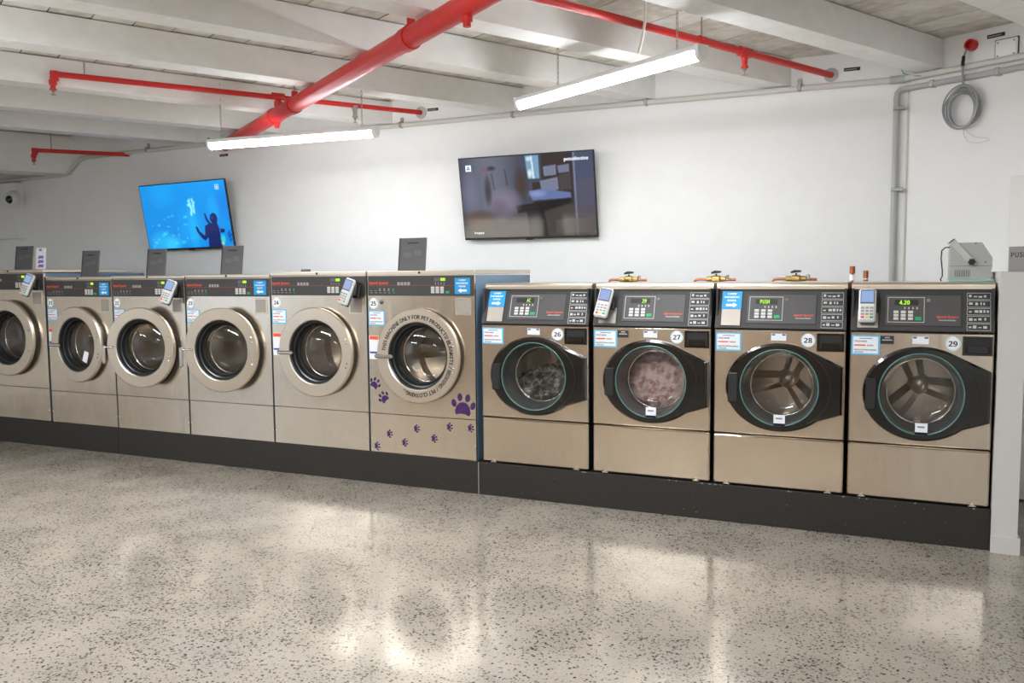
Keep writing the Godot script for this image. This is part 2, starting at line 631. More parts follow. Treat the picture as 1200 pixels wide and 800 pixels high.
func small_washer(label: String, x: float, w: float, number: String, shown: String, arrow: bool, tag_on_glass: bool, black_note: bool) -> Node3D:
	var o := thing("washing_machine", label, "washing machine", Vector3(x, HP, 0), "front-load washers in the row")
	o.scale = Vector3(w / SW, 1, 1)
	var depth := 0.72
	# cabinet shell
	var s := Shape.new()
	s.box(Vector3(0.004, 0.012, -depth), Vector3(0.014, 1.078, -0.022))
	s.box(Vector3(SW - 0.014, 0.012, -depth), Vector3(SW - 0.004, 1.078, -0.022))
	s.box(Vector3(0.004, 0.012, -depth), Vector3(SW - 0.004, 1.078, -depth + 0.01))
	s.box(Vector3(0.004, 0.012, -depth), Vector3(SW - 0.004, 0.022, -0.022))
	s.box(Vector3(0.03, 0.0, -depth + 0.05), Vector3(0.08, 0.014, -0.06))
	s.box(Vector3(SW - 0.08, 0.0, -depth + 0.05), Vector3(SW - 0.03, 0.014, -0.06))
	part("cabinet", s, M.dark_side, o)
	var lower := bx(Vector3(0.001, 0.008, -0.022), Vector3(SW - 0.001, 0.284, 0.0), 0.008)
	part("lower_panel", lower, M.steel, o)
	for fx in [0.075, SW - 0.075]:
		var f := Shape.new()
		f.prism(PackedVector2Array([Vector2(fx - 0.02, 0.006), Vector2(fx + 0.02, 0.006), Vector2(fx, 0.024)]), -0.002, 0.004)
		part("panel_clip", f, M.steel_lid, o)
	var dc := Vector2(0.352, 0.5545)
	part("front_panel", holed(rect(0.001, 0.291, SW - 0.001, 0.86), dc, 0.216, -0.02, 0.0, 0.007), M.steel, o)
	# lid
	var lid := Shape.new()
	var prof := PackedVector2Array()
	for k in 7:
		var a := PI / 2 * k / 6.0
		prof.append(Vector2(0.078 - 0.014 + 0.014 * cos(a) - 0.14, 1.108 - 0.014 + 0.014 * sin(a)))
	# profile is (z, y): laid along x by a turned frame
	var lp := PackedVector2Array([Vector2(-depth, 1.074), Vector2(-0.064, 1.074)])
	for k in 7:
		var a := PI / 2 * k / 6.0
		lp.append(Vector2(-0.064 - 0.016 + 0.016 * cos(a), 1.092 + 0.016 * sin(a)))
	lp.append(Vector2(-depth, 1.108))
	lid.x = Transform3D(Basis(Vector3(0, 0, 1), Vector3(0, 1, 0), Vector3(-1, 0, 0)), Vector3.ZERO)
	lid.prism(lp, -SW, 0.0)
	part("lid", lid, M.steel_lid, o)
	# sloping control panel
	var cp := Shape.new()
	cp.x = lid.x
	cp.prism(PackedVector2Array([Vector2(0.0, 0.866), Vector2(-0.072, 1.073), Vector2(-0.3, 1.073), Vector2(-0.3, 0.866)]), -(SW - 0.001), -0.001)
	var panel := part("control_panel", cp, M.panel, o, "dark grey sloping control panel")
	var e := Vector3(0, 0.207, -0.072).normalized()
	var n := Vector3(0, 0.072, 0.207).normalized()
	var f0 := Basis(Vector3(1, 0, 0), e, n)
	var k0 := 1.0 / e.y
	var P := func(px: float, py: float, up: float) -> Transform3D:
		return Transform3D(f0, Vector3(px, 0.866, 0) + e * ((py - 0.866) * k0) + n * up)
	var zero: Transform3D = P.call(0.0, 0.866, 0.0)
	var flat_on := func(called: String, x0: float, y0: float, x1: float, y1: float, z0: float, z1: float, m: Material, bevel := 0.0) -> MeshInstance3D:
		var q := part(called, bx(Vector3(x0, (y0 - 0.866) * k0, z0), Vector3(x1, (y1 - 0.866) * k0, z1), bevel), m, panel)
		q.transform = zero
		return q
	flat_on.call("reader_recess", 0.028, 0.872, 0.146, 1.062, -0.004, 0.0008, M.recess)
	flat_on.call("reader_plate", 0.034, 0.879, 0.137, 0.966, 0.0, 0.003, M.card_plate, 0.001)
	if arrow:
		card_sign(panel, P.call(0.086, 1.013, 0.002), 0.108, 0.1, true)
	flat_on.call("inner_plate", 0.169, 0.893, 0.53, 1.044, 0.0, 0.002, M.inner, 0.0015)
	var ob := Shape.new()
	outline_bars(ob, 0.166, (0.89 - 0.866) * k0, 0.533, (1.047 - 0.866) * k0, 0.0025, 0.0012)
	part("plate_groove", ob, M.recess, panel).transform = zero
	var fr := Shape.new()
	outline_bars(fr, 0.182, (0.908 - 0.866) * k0, 0.359, (1.033 - 0.866) * k0, 0.0028, 0.003)
	part("display_frame", fr, M.panel_line, panel).transform = zero
	flat_on.call("display", 0.215, 0.993, 0.33, 1.02, 0.002, 0.0026, M.recess)
	var dw := 0.0125 * shown.length()
	lettering("digits", shown, dw, 0.022, P.call(0.238 + dw / 2 + (0.045 if shown.length() < 3 else 0.0), 1.0065, 0.0032), M.digit, panel)
	for r in 3:
		for c in 3:
			flat_on.call("button", 0.211 + c * 0.035, 0.953 - r * 0.0165, 0.235 + c * 0.035, 0.966 - r * 0.0165, 0.002, 0.0045, M.key, 0.0012)
	for c in 4:
		flat_on.call("indicator", 0.262 + c * 0.0195, 0.974, 0.268 + c * 0.0195, 0.984, 0.002, 0.0028, M.panel_line)
	flat_on.call("start_button", 0.315, 0.918, 0.345, 0.936, 0.002, 0.005, M.green_key, 0.002)
	var lock := part("key_lock", disc(0.0095, 0.006, 20), M.chrome, panel)
	lock.transform = P.call(0.378, 1.017, 0.001)
	lettering("brand_lettering", "Speed Queen", 0.1, 0.016, P.call(0.467, 0.936, 0.0024), M.orange, panel)
	lettering("brand_lettering", "Commercial Washer", 0.08, 0.0085, P.call(0.466, 0.9215, 0.0024), M.panel_line, panel)
	for k in 5:
		var y0 := 0.874 + k * 0.0372
		var ic := Shape.new()
		var b0 := (y0 - 0.866) * k0
		outline_bars(ic, 0.556, b0, 0.664, b0 + 0.0345, 0.0018, 0.0012)
		var rng := RandomNumberGenerator.new()
		rng.seed = k + 3
		var ix := 0.565
		while ix < 0.65:
			var iw := rng.randf_range(0.006, 0.018)
			ic.box(Vector3(ix, b0 + rng.randf_range(0.009, 0.014), 0), Vector3(ix + iw, b0 + rng.randf_range(0.018, 0.026), 0.0008))
			ix += iw + rng.randf_range(0.004, 0.014)
		part("programme_icons", ic, M.panel_line, panel).transform = zero
	# labels on the front
	price_label(o, 0.008, 0.741, 0.148, 0.841)
	if black_note:
		var bn := part("note_label", bx(Vector3(0.151, 0.799, 0.0), Vector3(0.216, 0.84, 0.001)), M.black_label, o, "small black sticker")
		part("print", bx(Vector3(0.172, 0.829, 0.0008), Vector3(0.196, 0.834, 0.0016)), M.panel_line, bn)
		part("print", bx(Vector3(0.16, 0.817, 0.0008), Vector3(0.208, 0.822, 0.0016)), M.panel_line, bn)
	var eu := part("rating_label", bx(Vector3(0.305, 0.803, 0.0), Vector3(0.383, 0.84, 0.001)), M.paper, o)
	part("print", bx(Vector3(0.308, 0.83, 0.0008), Vector3(0.326, 0.838, 0.0014)), M.eu, eu)
	part("print", bx(Vector3(0.362, 0.83, 0.0008), Vector3(0.38, 0.838, 0.0014)), M.eu, eu)
	number_badge(o, 0.495, 0.808, 0.036, number)
	# detergent drawer
	var dr := Shape.new()
	dr.frame(rect(0.539, 0.752, 0.675, 0.846), rect(0.55, 0.762, 0.664, 0.838), -0.001, 0.008, 0.002, Vector2(0.607, 0.8))
	var drawer := part("detergent_drawer", dr, M.black, o, "glossy black detergent drawer")
	part("recess", bx(Vector3(0.548, 0.76, -0.001), Vector3(0.666, 0.84, 0.0015)), M.black_matt, drawer)
	var sc := Shape.new()
	sc.prism(PackedVector2Array([Vector2(0.56, 0.766), Vector2(0.654, 0.766), Vector2(0.648, 0.797), Vector2(0.566, 0.797)]), 0.001, 0.02)
	part("grip", sc, M.black, drawer)
	# door
	var outline := PackedVector2Array()
	var a0 := atan2(0.199 / 0.2365, 0.151 / 0.283)
	for k in 49:
		var a := lerpf(a0, TAU - atan2(0.169 / 0.2365, 0.198 / 0.283), k / 48.0)
		outline.append(dc + Vector2(cos(a) * 0.283, sin(a) * 0.2365))
	outline.append(Vector2(0.672, 0.426))
	outline.append(Vector2(0.672, 0.676))
	var door := part("door", holed(outline, dc, 0.205, 0.001, 0.032, 0.012, true, 72), M.black, o, "glossy black oval door frame")
	var step := Shape.new()
	step.lathe([Vector2(0.205, 0.03), Vector2(0.199, 0.028), Vector2(0.194, -0.012), Vector2(0.182, -0.05), Vector2(0.172, -0.085), Vector2(0.176, -0.1), Vector2(0.212, -0.03), Vector2(0.206, 0.03)], 64, false, Vector3(dc.x, dc.y, 0))
	part("seal", step, M.seal, door)
	var bright_ring := Shape.new()
	var bright_ring_path := []
	for k in 64:
		bright_ring_path.append(Vector3(dc.x + cos(TAU * k / 64) * 0.168, dc.y + sin(TAU * k / 64) * 0.168, -0.1))
	bright_ring.tube(bright_ring_path, 0.007, 8, true)
	part("bowl_bright_ring", bright_ring, M.chrome, door)  # chrome ring added to give the glass bowl its bright highlight ring
	var rim := Shape.new()
	var ring := []
	for k in 72:
		ring.append(Vector3(dc.x + cos(TAU * k / 72) * 0.203, dc.y + sin(TAU * k / 72) * 0.203, 0.032))
	rim.tube(ring, 0.0026, 8, true)
	part("glass_edge", rim, M.teal, door, "teal edge of the door glass")
	var arc := Shape.new()
	var arcp := []
	for k in 41:
		var a := lerpf(-0.95, 0.95, k / 40.0)
		arcp.append(Vector3(dc.x + cos(a) * 0.262, dc.y + sin(a) * 0.225, 0.032))
	arc.tube(arcp, 0.002, 6)
	part("frame_seam", arc, M.black_matt, door)
	var bowl := Shape.new()
	bowl.lathe([Vector2(0.192, 0.026), Vector2(0.188, 0.01), Vector2(0.176, -0.02), Vector2(0.16, -0.06), Vector2(0.14, -0.08), Vector2(0.11, -0.09), Vector2(0.06, -0.094), Vector2(0, -0.095)], 64, true, Vector3(dc.x, dc.y, 0))
	part("glass_bowl", bowl, M.glass, door)
	var pane := Shape.new()
	pane.lathe([Vector2(0.202, 0.031), Vector2(0.15, 0.037), Vector2(0.08, 0.04), Vector2(0, 0.041)], 64, true, Vector3(dc.x, dc.y, 0))
	part("glass_pane", pane, M.glass, door)
	part("door_grip", bx(Vector3(0.082, 0.462, 0.02), Vector3(0.14, 0.63, 0.037), 0.01), M.black_matt, door)
	var scale_strip := bx(Vector3(0.6715, 0.435, 0.008), Vector3(0.6735, 0.67, 0.02))
	part("hinge_strip", scale_strip, M.metal, door)
	if tag_on_glass:
		var tg := part("glass_label", bx(Vector3(0.329, 0.366, 0.036), Vector3(0.388, 0.412, 0.0372)), M.paper, door, "white label on the door glass")
		part("print", bx(Vector3(0.329, 0.352, 0.036), Vector3(0.388, 0.366, 0.0372)), M.ink, tg)
		part("print", bx(Vector3(0.34, 0.388, 0.0366), Vector3(0.374, 0.396, 0.0376)), M.ink_soft, tg)
	# drum
	var drum := Shape.new()
	drum.lathe([Vector2(0.0, -0.44), Vector2(0.1, -0.435), Vector2(0.235, -0.43), Vector2(0.262, -0.4), Vector2(0.262, -0.11), Vector2(0.25, -0.09), Vector2(0.216, -0.08), Vector2(0.216, -0.018)].map(func(v): return Vector2(v.x, v.y)), 56, false, Vector3(dc.x, dc.y, 0))
	var dm := part("drum", drum, M.drum, o)
	for k in 3:
		var bf := Shape.new()
		bf.x = Transform3D(Basis(Vector3(0, 0, 1), TAU * k / 3.0 + 0.5), Vector3(dc.x, dc.y, 0))
		bf.prism(PackedVector2Array([Vector2(0.262, -0.045), Vector2(0.262, 0.045), Vector2(0.2, 0.016), Vector2(0.2, -0.016)]), -0.42, -0.12)
		part("baffle", bf, M.drum, dm)
	drum_back(dm, dc, 0.23, -0.434, 0.45 + float(number) * 0.7)
	return o


# ---------------------------------------------------------------- large washer, 0.79 m wide
const LW := 0.79


func paw(parent: Node, x: float, y: float, size: float, turn: float, large: bool) -> void:
	var s := Shape.new()
	var pad := PackedVector2Array()
	for v in [[-0.34, -0.42], [-0.12, -0.34], [0.12, -0.34], [0.34, -0.42], [0.42, -0.28], [0.36, -0.02], [0.2, 0.17], [0, 0.22], [-0.2, 0.17], [-0.36, -0.02], [-0.42, -0.28]]:
		pad.append(Vector2(v[0], v[1] + 0.02) * size)
	s.prism(pad, 0.0, 0.0008)
	var toes := [[-0.5, 0.14, 0.3], [-0.2, 0.46, 0.12], [0.22, 0.46, -0.12], [0.52, 0.12, -0.3]]
	for t in toes:
		s.x = Transform3D(Basis(Vector3(0, 0, 1), t[2]), Vector3(t[0] * size, t[1] * size, 0))
		s.prism(circle(Vector2.ZERO, size * 0.13, 14, size * 0.19), 0.0, 0.0008)
	var p := part("paw_print", s, M.purple, parent, "large purple paw print" if large else "")
	p.transform = Transform3D(Basis(Vector3(0, 0, 1), turn), Vector3(x, y, 0.0004))


func large_washer(label: String, x: float, w: float, h: float, number: String, opened: float, sign: bool, depth: float, latched: bool, notice: bool) -> Node3D:
	var o := thing("washing_machine", label, "washing machine", Vector3(x, HP, 0), "front-load washers in the row")
	o.position.x -= 0.006
	o.scale = Vector3(w / LW, h / 1.192, 1)
	var dc := Vector2(0.396, 0.652)
	var s := Shape.new()
	s.box(Vector3(0.003, 0.0, -depth), Vector3(0.015, 1.16, -0.02))
	s.box(Vector3(LW - 0.015, 0.0, -depth), Vector3(LW - 0.003, 1.16, -0.02))
	s.box(Vector3(0.003, 0.0, -depth), Vector3(LW - 0.003, 1.16, -depth + 0.012))
	s.box(Vector3(0.003, 0.0, -depth), Vector3(LW - 0.003, 0.01, -0.02))
	part("cabinet", s, M.side, o, "blue grey painted cabinet sides")
	part("lower_panel", bx(Vector3(0.004, 0.002, -0.02), Vector3(LW - 0.004, 0.259, 0.0), 0.002), M.steel, o)
	part("front_panel", holed(rect(0.004, 0.262, LW - 0.004, 1.164), dc, 0.255, -0.018, 0.0, 0.002), M.steel, o)
	part("lid", bx(Vector3(0.0, 1.166, -depth), Vector3(LW, 1.192, 0.002), 0.004), M.steel_lid, o)
	var lk := part("lid_lock", disc(0.008, 0.004, 16), M.rubber, o)
	lk.position = Vector3(0.397, 1.18, 0.001)
	for bxy in [[0.012, 0.09], [LW - 0.012, 0.09]]:
		var b := part("screw", disc(0.0045, 0.003, 10), M.steel_lid, o)
		b.position = Vector3(bxy[0], bxy[1], 0)
	# control strip
	var panel := part("control_panel", bx(Vector3(0.01, 1.033, -0.002), Vector3(LW - 0.006, 1.16, 0.004), 0.002), M.panel_big, o, "dark control strip with a thin red line")
	part("red_line", bx(Vector3(0.01, 1.0975, 0.0035), Vector3(LW - 0.006, 1.1, 0.0044)), M.red_line, panel)
	lettering("brand_lettering", "Speed Queen", 0.147, 0.024, at(0.092, 1.113, 0.0046), M.orange, panel)
	for k in 4:
		part("panel_mark", bx(Vector3(0.234 + k * 0.025, 1.1, 0.003), Vector3(0.253 + k * 0.025, 1.12, 0.005), 0.001), M.grey_key, panel)
	for k in 6:
		var ic := Shape.new()
		ic.box(Vector3(0.024 + k * 0.034, 1.064, 0.004), Vector3(0.04 + k * 0.034, 1.067, 0.0046))
		ic.box(Vector3(0.03 + k * 0.034, 1.05, 0.004), Vector3(0.044 + k * 0.034, 1.054, 0.0046))
		if k > 1:
			ic.box(Vector3(0.028 + k * 0.034, 1.07, 0.004), Vector3(0.038 + k * 0.034, 1.08, 0.0046))
		part("programme_icons", ic, M.green_key if k == 5 else M.grey_key, panel)
	part("display", bx(Vector3(0.505, 1.126, 0.003), Vector3(0.586, 1.147, 0.0046)), M.digit_off, panel)
	part("digits", bx(Vector3(0.552, 1.128, 0.0044), Vector3(0.584, 1.145, 0.005)), M.digit, panel, "lit green digits")
	for k in 4:
		part("indicator", bx(Vector3(0.513 + k * 0.02, 1.103, 0.0036), Vector3(0.517 + k * 0.02, 1.118, 0.0046)), M.grey_key, panel)
	for r in 3:
		for c in 3:
			part("button", bx(Vector3(0.482 + c * 0.0335, 1.079 - r * 0.0145, 0.003), Vector3(0.507 + c * 0.0335, 1.0915 - r * 0.0145, 0.0065), 0.001), M.key, panel)
	part("start_button", bx(Vector3(0.588, 1.049, 0.003), Vector3(0.614, 1.064, 0.0065), 0.001), M.green_key, panel)
	if sign:
		card_sign(panel, at(0.706, 1.095, 0.004), 0.108, 0.1, false)
	# badge, labels, coin plate
	number_badge(o, 0.048, 0.982, 0.036, number)
	price_label(o, 0.007, 0.838, 0.131, 0.936)
	if notice:
		var nt := part("notice_label", bx(Vector3(0.008, 0.618, 0.0), Vector3(0.08, 0.772, 0.001)), M.paper, o, "white safety notice with an orange band")
		part("print", bx(Vector3(0.012, 0.746, 0.0008), Vector3(0.078, 0.77, 0.0014)), M.orange, nt)
		part("print", bx(Vector3(0.012, 0.655, 0.0008), Vector3(0.078, 0.667, 0.0014)), M.eu, nt)
	var cn := Shape.new()
	cn.frame(rect(0.65, 0.912, 0.763, 1.022), rect(0.66, 0.921, 0.753, 1.013), -0.001, 0.003, 0.001, Vector2(0.705, 0.967))
	var coin := part("coin_plate", cn, M.steel_lid, o)
	part("plate", bx(Vector3(0.658, 0.92, -0.001), Vector3(0.755, 1.015, 0.001)), M.card_plate, coin)
	# door: steel ring, hinged on its right side
	var R := 0.302
	var ring := Shape.new()
	ring.lathe([Vector2(R, 0.034), Vector2(R, 0.05), Vector2(R - 0.006, 0.056), Vector2(0.222, 0.056), Vector2(0.216, 0.052), Vector2(0.216, 0.034), Vector2(R, 0.034)], 72)
	var door := part("door", ring, M.steel_ring, o, "round steel door ring")
	var hinge := Vector3(dc.x + R, dc.y, 0.0)
	door.transform = Transform3D(Basis(), hinge) * Transform3D(Basis(Vector3.UP, opened), Vector3.ZERO) * Transform3D(Basis(), Vector3(dc.x, dc.y, -0.008) - hinge)
	var gk := Shape.new()
	gk.lathe([Vector2(R - 0.012, -0.002), Vector2(R - 0.005, 0.034), Vector2(0.216, 0.034)], 64)
	gk.lathe([Vector2(0.216, 0.05), Vector2(0.208, 0.044), Vector2(0.204, 0.02), Vector2(0.196, 0.016), Vector2(0.192, -0.012), Vector2(0.178, -0.03), Vector2(0.25, -0.02), Vector2(R - 0.012, -0.002)], 64)
	part("gasket", gk, M.gasket, door, "dark rubber gasket")
	var bowl := Shape.new()
	bowl.lathe([Vector2(0.19, -0.018), Vector2(0.184, -0.05), Vector2(0.17, -0.085), Vector2(0.14, -0.105), Vector2(0.07, -0.115), Vector2(0, -0.118)], 64, true)
	part("glass_bowl", bowl, M.glass, door)
	var inner_ring := Shape.new()
	var rp := []
	for k in 64:
		rp.append(Vector3(cos(TAU * k / 64) * 0.182, sin(TAU * k / 64) * 0.182, -0.02))
	inner_ring.tube(rp, 0.008, 8, true)
	part("inner_ring", inner_ring, M.rubber, door)
	var bright_ring := Shape.new()
	var bright_ring_path := []
	for k in 64:
		bright_ring_path.append(Vector3(cos(TAU * k / 64) * 0.176, sin(TAU * k / 64) * 0.176, -0.075))
	bright_ring.tube(bright_ring_path, 0.006, 8, true)
	part("bowl_bright_ring", bright_ring, M.chrome, door)  # added chrome ring, stands for the highlight rings in the bowl glass
	var dome := Shape.new()
	dome.lathe([Vector2(0.184, -0.012), Vector2(0.15, 0.008), Vector2(0.1, 0.022), Vector2(0.05, 0.029), Vector2(0, 0.031)], 64, true)
	part("glass_dome", dome, M.glass, door)
	for a in [0.36, 0.25, -0.25, -0.36]:
		var bolt := Shape.new()
		bolt.lathe([Vector2(0.007, 0), Vector2(0.006, 0.004), Vector2(0, 0.006)], 12, true)
		part("bolt", bolt, M.chrome, door).position = Vector3(cos(a) * 0.268, sin(a) * 0.268, 0.056)
	var hd := Shape.new()
	if latched:
		hd.box(Vector3(-0.31, -0.02, 0.054), Vector3(-0.175, 0.006, 0.076), 0.008)
	else:
		hd.box(Vector3(-0.335, -0.125, 0.056), Vector3(-0.307, 0.02, 0.078), 0.008)
		hd.rod(Vector3(-0.32, 0.0, 0.064), Vector3(-0.23, 0.006, 0.06), 0.008)
	part("door_handle", hd, M.chrome, door, "chrome latch handle")
	# drum
	var drum := Shape.new()
	drum.lathe([Vector2(0.0, -0.52), Vector2(0.12, -0.515), Vector2(0.28, -0.51), Vector2(0.305, -0.47), Vector2(0.305, -0.12), Vector2(0.29, -0.09), Vector2(0.255, -0.08), Vector2(0.255, -0.016)], 56, false, Vector3(dc.x, dc.y, 0))
	var dm := part("drum", drum, M.drum, o)
	for k in 3:
		var bf := Shape.new()
		bf.x = Transform3D(Basis(Vector3(0, 0, 1), TAU * k / 3.0 + 0.2), Vector3(dc.x, dc.y, 0))
		bf.prism(PackedVector2Array([Vector2(0.305, -0.05), Vector2(0.305, 0.05), Vector2(0.235, 0.018), Vector2(0.235, -0.018)]), -0.5, -0.14)
		part("baffle", bf, M.drum, dm)
	drum_back(dm, dc, 0.27, -0.513, 0.3 + float(number) * 0.7)
	return o


# pressed ribs and hub on the back of a drum
func drum_back(dm: Node, c: Vector2, r: float, z: float, turn: float) -> void:
	for k in 3:
		var s := Shape.new()
		s.x = Transform3D(Basis(Vector3(0, 0, 1), TAU * k / 3.0 + turn), Vector3(c.x, c.y, z))
		var a := [Vector3(0.03, -0.045, 0), Vector3(r, -0.075, 0), Vector3(r, 0.075, 0), Vector3(0.03, 0.045, 0)]
		var b := [Vector3(0.05, -0.012, 0.05), Vector3(r, -0.03, 0.05), Vector3(r, 0.03, 0.05), Vector3(0.05, 0.012, 0.05)]
		s.quad(b[0], b[1], b[2], b[3])
		for i in 4:
			s.quad(a[i], a[(i + 1) % 4], b[(i + 1) % 4], b[i])
		part("drum_rib", s, M.drum, dm)
	var h := Shape.new()
	h.lathe([Vector2(0.06, 0.0), Vector2(0.055, 0.03), Vector2(0.035, 0.05), Vector2(0, 0.056)], 28, true, Vector3(c.x, c.y, z))
	part("drum_hub", h, M.drum, dm)


# the hinged lid of the detergent box on a large washer, standing open
func open_lid(o: Node3D, x0: float, x1: float, height: float) -> void:
	var k := o.scale
	var w := (x1 - x0) / k.x
	var t := Transform3D(Basis(Vector3.RIGHT, -0.13), Vector3((x0 - o.position.x) / k.x, 1.192, -0.14))
	var l := part("dispenser_lid", bx(Vector3(0, 0, -0.012), Vector3(w, height / k.y, 0.0), 0.003), M.lid_grey, o, "dark grey detergent lid standing open")
	l.transform = t
	part("lid_rim", bx(Vector3(-0.006, 0, -0.022), Vector3(0.004, height / k.y, 0.003), 0.002), M.recess, l)
	part("slot", bx(Vector3(w * 0.3, height * 0.82, -0.001), Vector3(w * 0.72, height * 0.86, 0.002)), M.recess, l)
	var mk := Shape.new()
	mk.box(Vector3(w * 0.16, height * 0.42, 0), Vector3(w * 0.46, height * 0.56, 0.0008))
	mk.box(Vector3(w * 0.56, height * 0.46, 0), Vector3(w * 0.84, height * 0.62, 0.0008))
	mk.box(Vector3(w * 0.14, height * 0.7, 0), Vector3(w * 0.5, height * 0.72, 0.0008))
	part("print", mk, M.lid_mark, l)


# ---------------------------------------------------------------- laundry
func laundry(called: String, c: Vector3, radii: Vector3, seed_: int, m: Material, label: String) -> void:
	var n := FastNoiseLite.new()
	n.seed = seed_
	n.frequency = 5.0
	n.fractal_octaves = 3
	n.fractal_type = FastNoiseLite.FRACTAL_RIDGED
	var s := Shape.new()
	s.soft()
	var rows := 40
	var cols := 64
	var grid := []
	for i in rows + 1:
		var row := []
		var t := PI * i / rows
		for j in cols:
			var a := TAU * j / cols
			var d := Vector3(sin(t) * cos(a), cos(t), sin(t) * sin(a))
			var k := 0.86 + 0.2 * n.get_noise_3dv(d * 0.45)
			row.append(c + d * radii * k)
		grid.append(row)
	for i in rows:
		for j in cols:
			var l := (j + 1) % cols
			s.tri(grid[i][j], grid[i][l], grid[i + 1][l])
			s.tri(grid[i][j], grid[i + 1][l], grid[i + 1][j])
	single(called, s, m, label, "laundry", "loads of laundry in the washers")


func cloth_tex(seed_: int, stops: Array) -> ImageTexture:
	var n := FastNoiseLite.new()
	n.seed = seed_
	n.frequency = 0.018
	n.fractal_octaves = 3
	n.domain_warp_enabled = true
	n.domain_warp_amplitude = 40.0
	var g := Gradient.new()
	g.offsets = PackedFloat32Array(stops.map(func(v): return v[0]))
	g.colors = PackedColorArray(stops.map(func(v): return v[1]))
	var im := n.get_seamless_image(256, 256)
	im.convert(Image.FORMAT_L8)
	var out := Image.create(256, 256, false, Image.FORMAT_RGB8)
	for y in 256:
		for x in 256:
			out.set_pixel(x, y, g.sample(im.get_pixel(x, y).r))
	return ImageTexture.create_from_image(out)


# ---------------------------------------------------------------- screens
func fill_poly(im: Image, poly: Array, c: Color, alpha := 1.0) -> void:
	var p := PackedVector2Array()
	for v in poly:
		p.append(Vector2(v[0], v[1]))
	var lo := p[0]
	var hi := p[0]
	for v in p:
		lo = lo.min(v)
		hi = hi.max(v)
	for y in range(maxi(0, int(lo.y)), mini(im.get_height(), int(hi.y) + 2)):
		for x in range(maxi(0, int(lo.x)), mini(im.get_width(), int(hi.x) + 2)):
			if Geometry2D.is_point_in_polygon(Vector2(x + 0.5, y + 0.5), p):
				im.set_pixel(x, y, im.get_pixel(x, y).lerp(c, alpha))


func blob(im: Image, cx: float, cy: float, rx: float, ry: float, c: Color, alpha: float) -> void:
	for y in range(maxi(0, int(cy - ry)), mini(im.get_height(), int(cy + ry) + 1)):
		for x in range(maxi(0, int(cx - rx)), mini(im.get_width(), int(cx + rx) + 1)):
			var d := Vector2((x - cx) / rx, (y - cy) / ry).length()
			if d < 1.0:
				im.set_pixel(x, y, im.get_pixel(x, y).lerp(c, alpha * (1.0 - d * d)))


func underwater() -> ImageTexture:
	var im := Image.create(480, 270, false, Image.FORMAT_RGB8)
	for y in 270:
		for x in 480:
			var k := y / 270.0
			im.set_pixel(x, y, Color8(2, 136, 214).lerp(Color8(4, 146, 228), x / 480.0).lerp(Color8(0, 116, 202), k * 0.5))
	blob(im, 120, 40, 90, 70, Color8(20, 160, 235), 0.5)
	blob(im, 260, 190, 90, 120, Color8(20, 165, 235), 0.45)
	blob(im, 275, 190, 34, 130, Color8(30, 180, 235), 0.5)
	blob(im, 90, 240, 90, 60, Color8(40, 190, 235), 0.6)
	blob(im, 150, 250, 60, 40, Color8(60, 205, 240), 0.6)
	blob(im, 400, 110, 40, 60, Color8(40, 170, 235), 0.5)
	blob(im, 470, 90, 60, 80, Color8(4, 100, 200), 0.4)
	var rng := RandomNumberGenerator.new()
	rng.seed = 9
	for k in 26:
		blob(im, rng.randf_range(20, 260), rng.randf_range(130, 260), rng.randf_range(4, 16), rng.randf_range(3, 10), Color8(110, 220, 245), 0.5)
	for k in 16:
		blob(im, rng.randf_range(262, 300), rng.randf_range(70, 130), rng.randf_range(4, 9), rng.randf_range(6, 14), Color8(170, 235, 250), 0.8)
	fill_poly(im, [[266, 74], [280, 86], [290, 104], [298, 90], [300, 118], [288, 124], [274, 110]], Color8(150, 230, 248), 0.7)
	var navy := Color8(14, 30, 92)
	fill_poly(im, [[345, 132], [352, 130], [358, 152], [372, 170], [364, 180], [350, 160]], navy)          # raised arm
	fill_poly(im, [[376, 140], [392, 130], [408, 136], [414, 152], [410, 172], [396, 180], [380, 172], [372, 156]], navy)   # head
	fill_poly(im, [[340, 182], [372, 172], [410, 176], [416, 196], [420, 270], [345, 270], [350, 232], [330, 236]], navy)   # torso
	fill_poly(im, [[286, 182], [298, 186], [306, 204], [330, 222], [352, 210], [356, 226], [330, 244], [312, 232], [292, 206]], navy)   # forward arm
	fill_poly(im, [[420, 196], [446, 200], [440, 214], [420, 214]], navy)
	blob(im, 428, 240, 18, 24, Color8(60, 200, 200), 0.95)
	blob(im, 424, 258, 14, 10, Color8(230, 235, 120), 0.6)
	for k in 24:
		blob(im, rng.randf_range(452, 480), rng.randf_range(205, 250), 5, 5, Color8(10, 60, 150), 0.7)
	blob(im, 386, 150, 8, 8, Color8(40, 90, 170), 0.7)
	return ImageTexture.create_from_image(im)


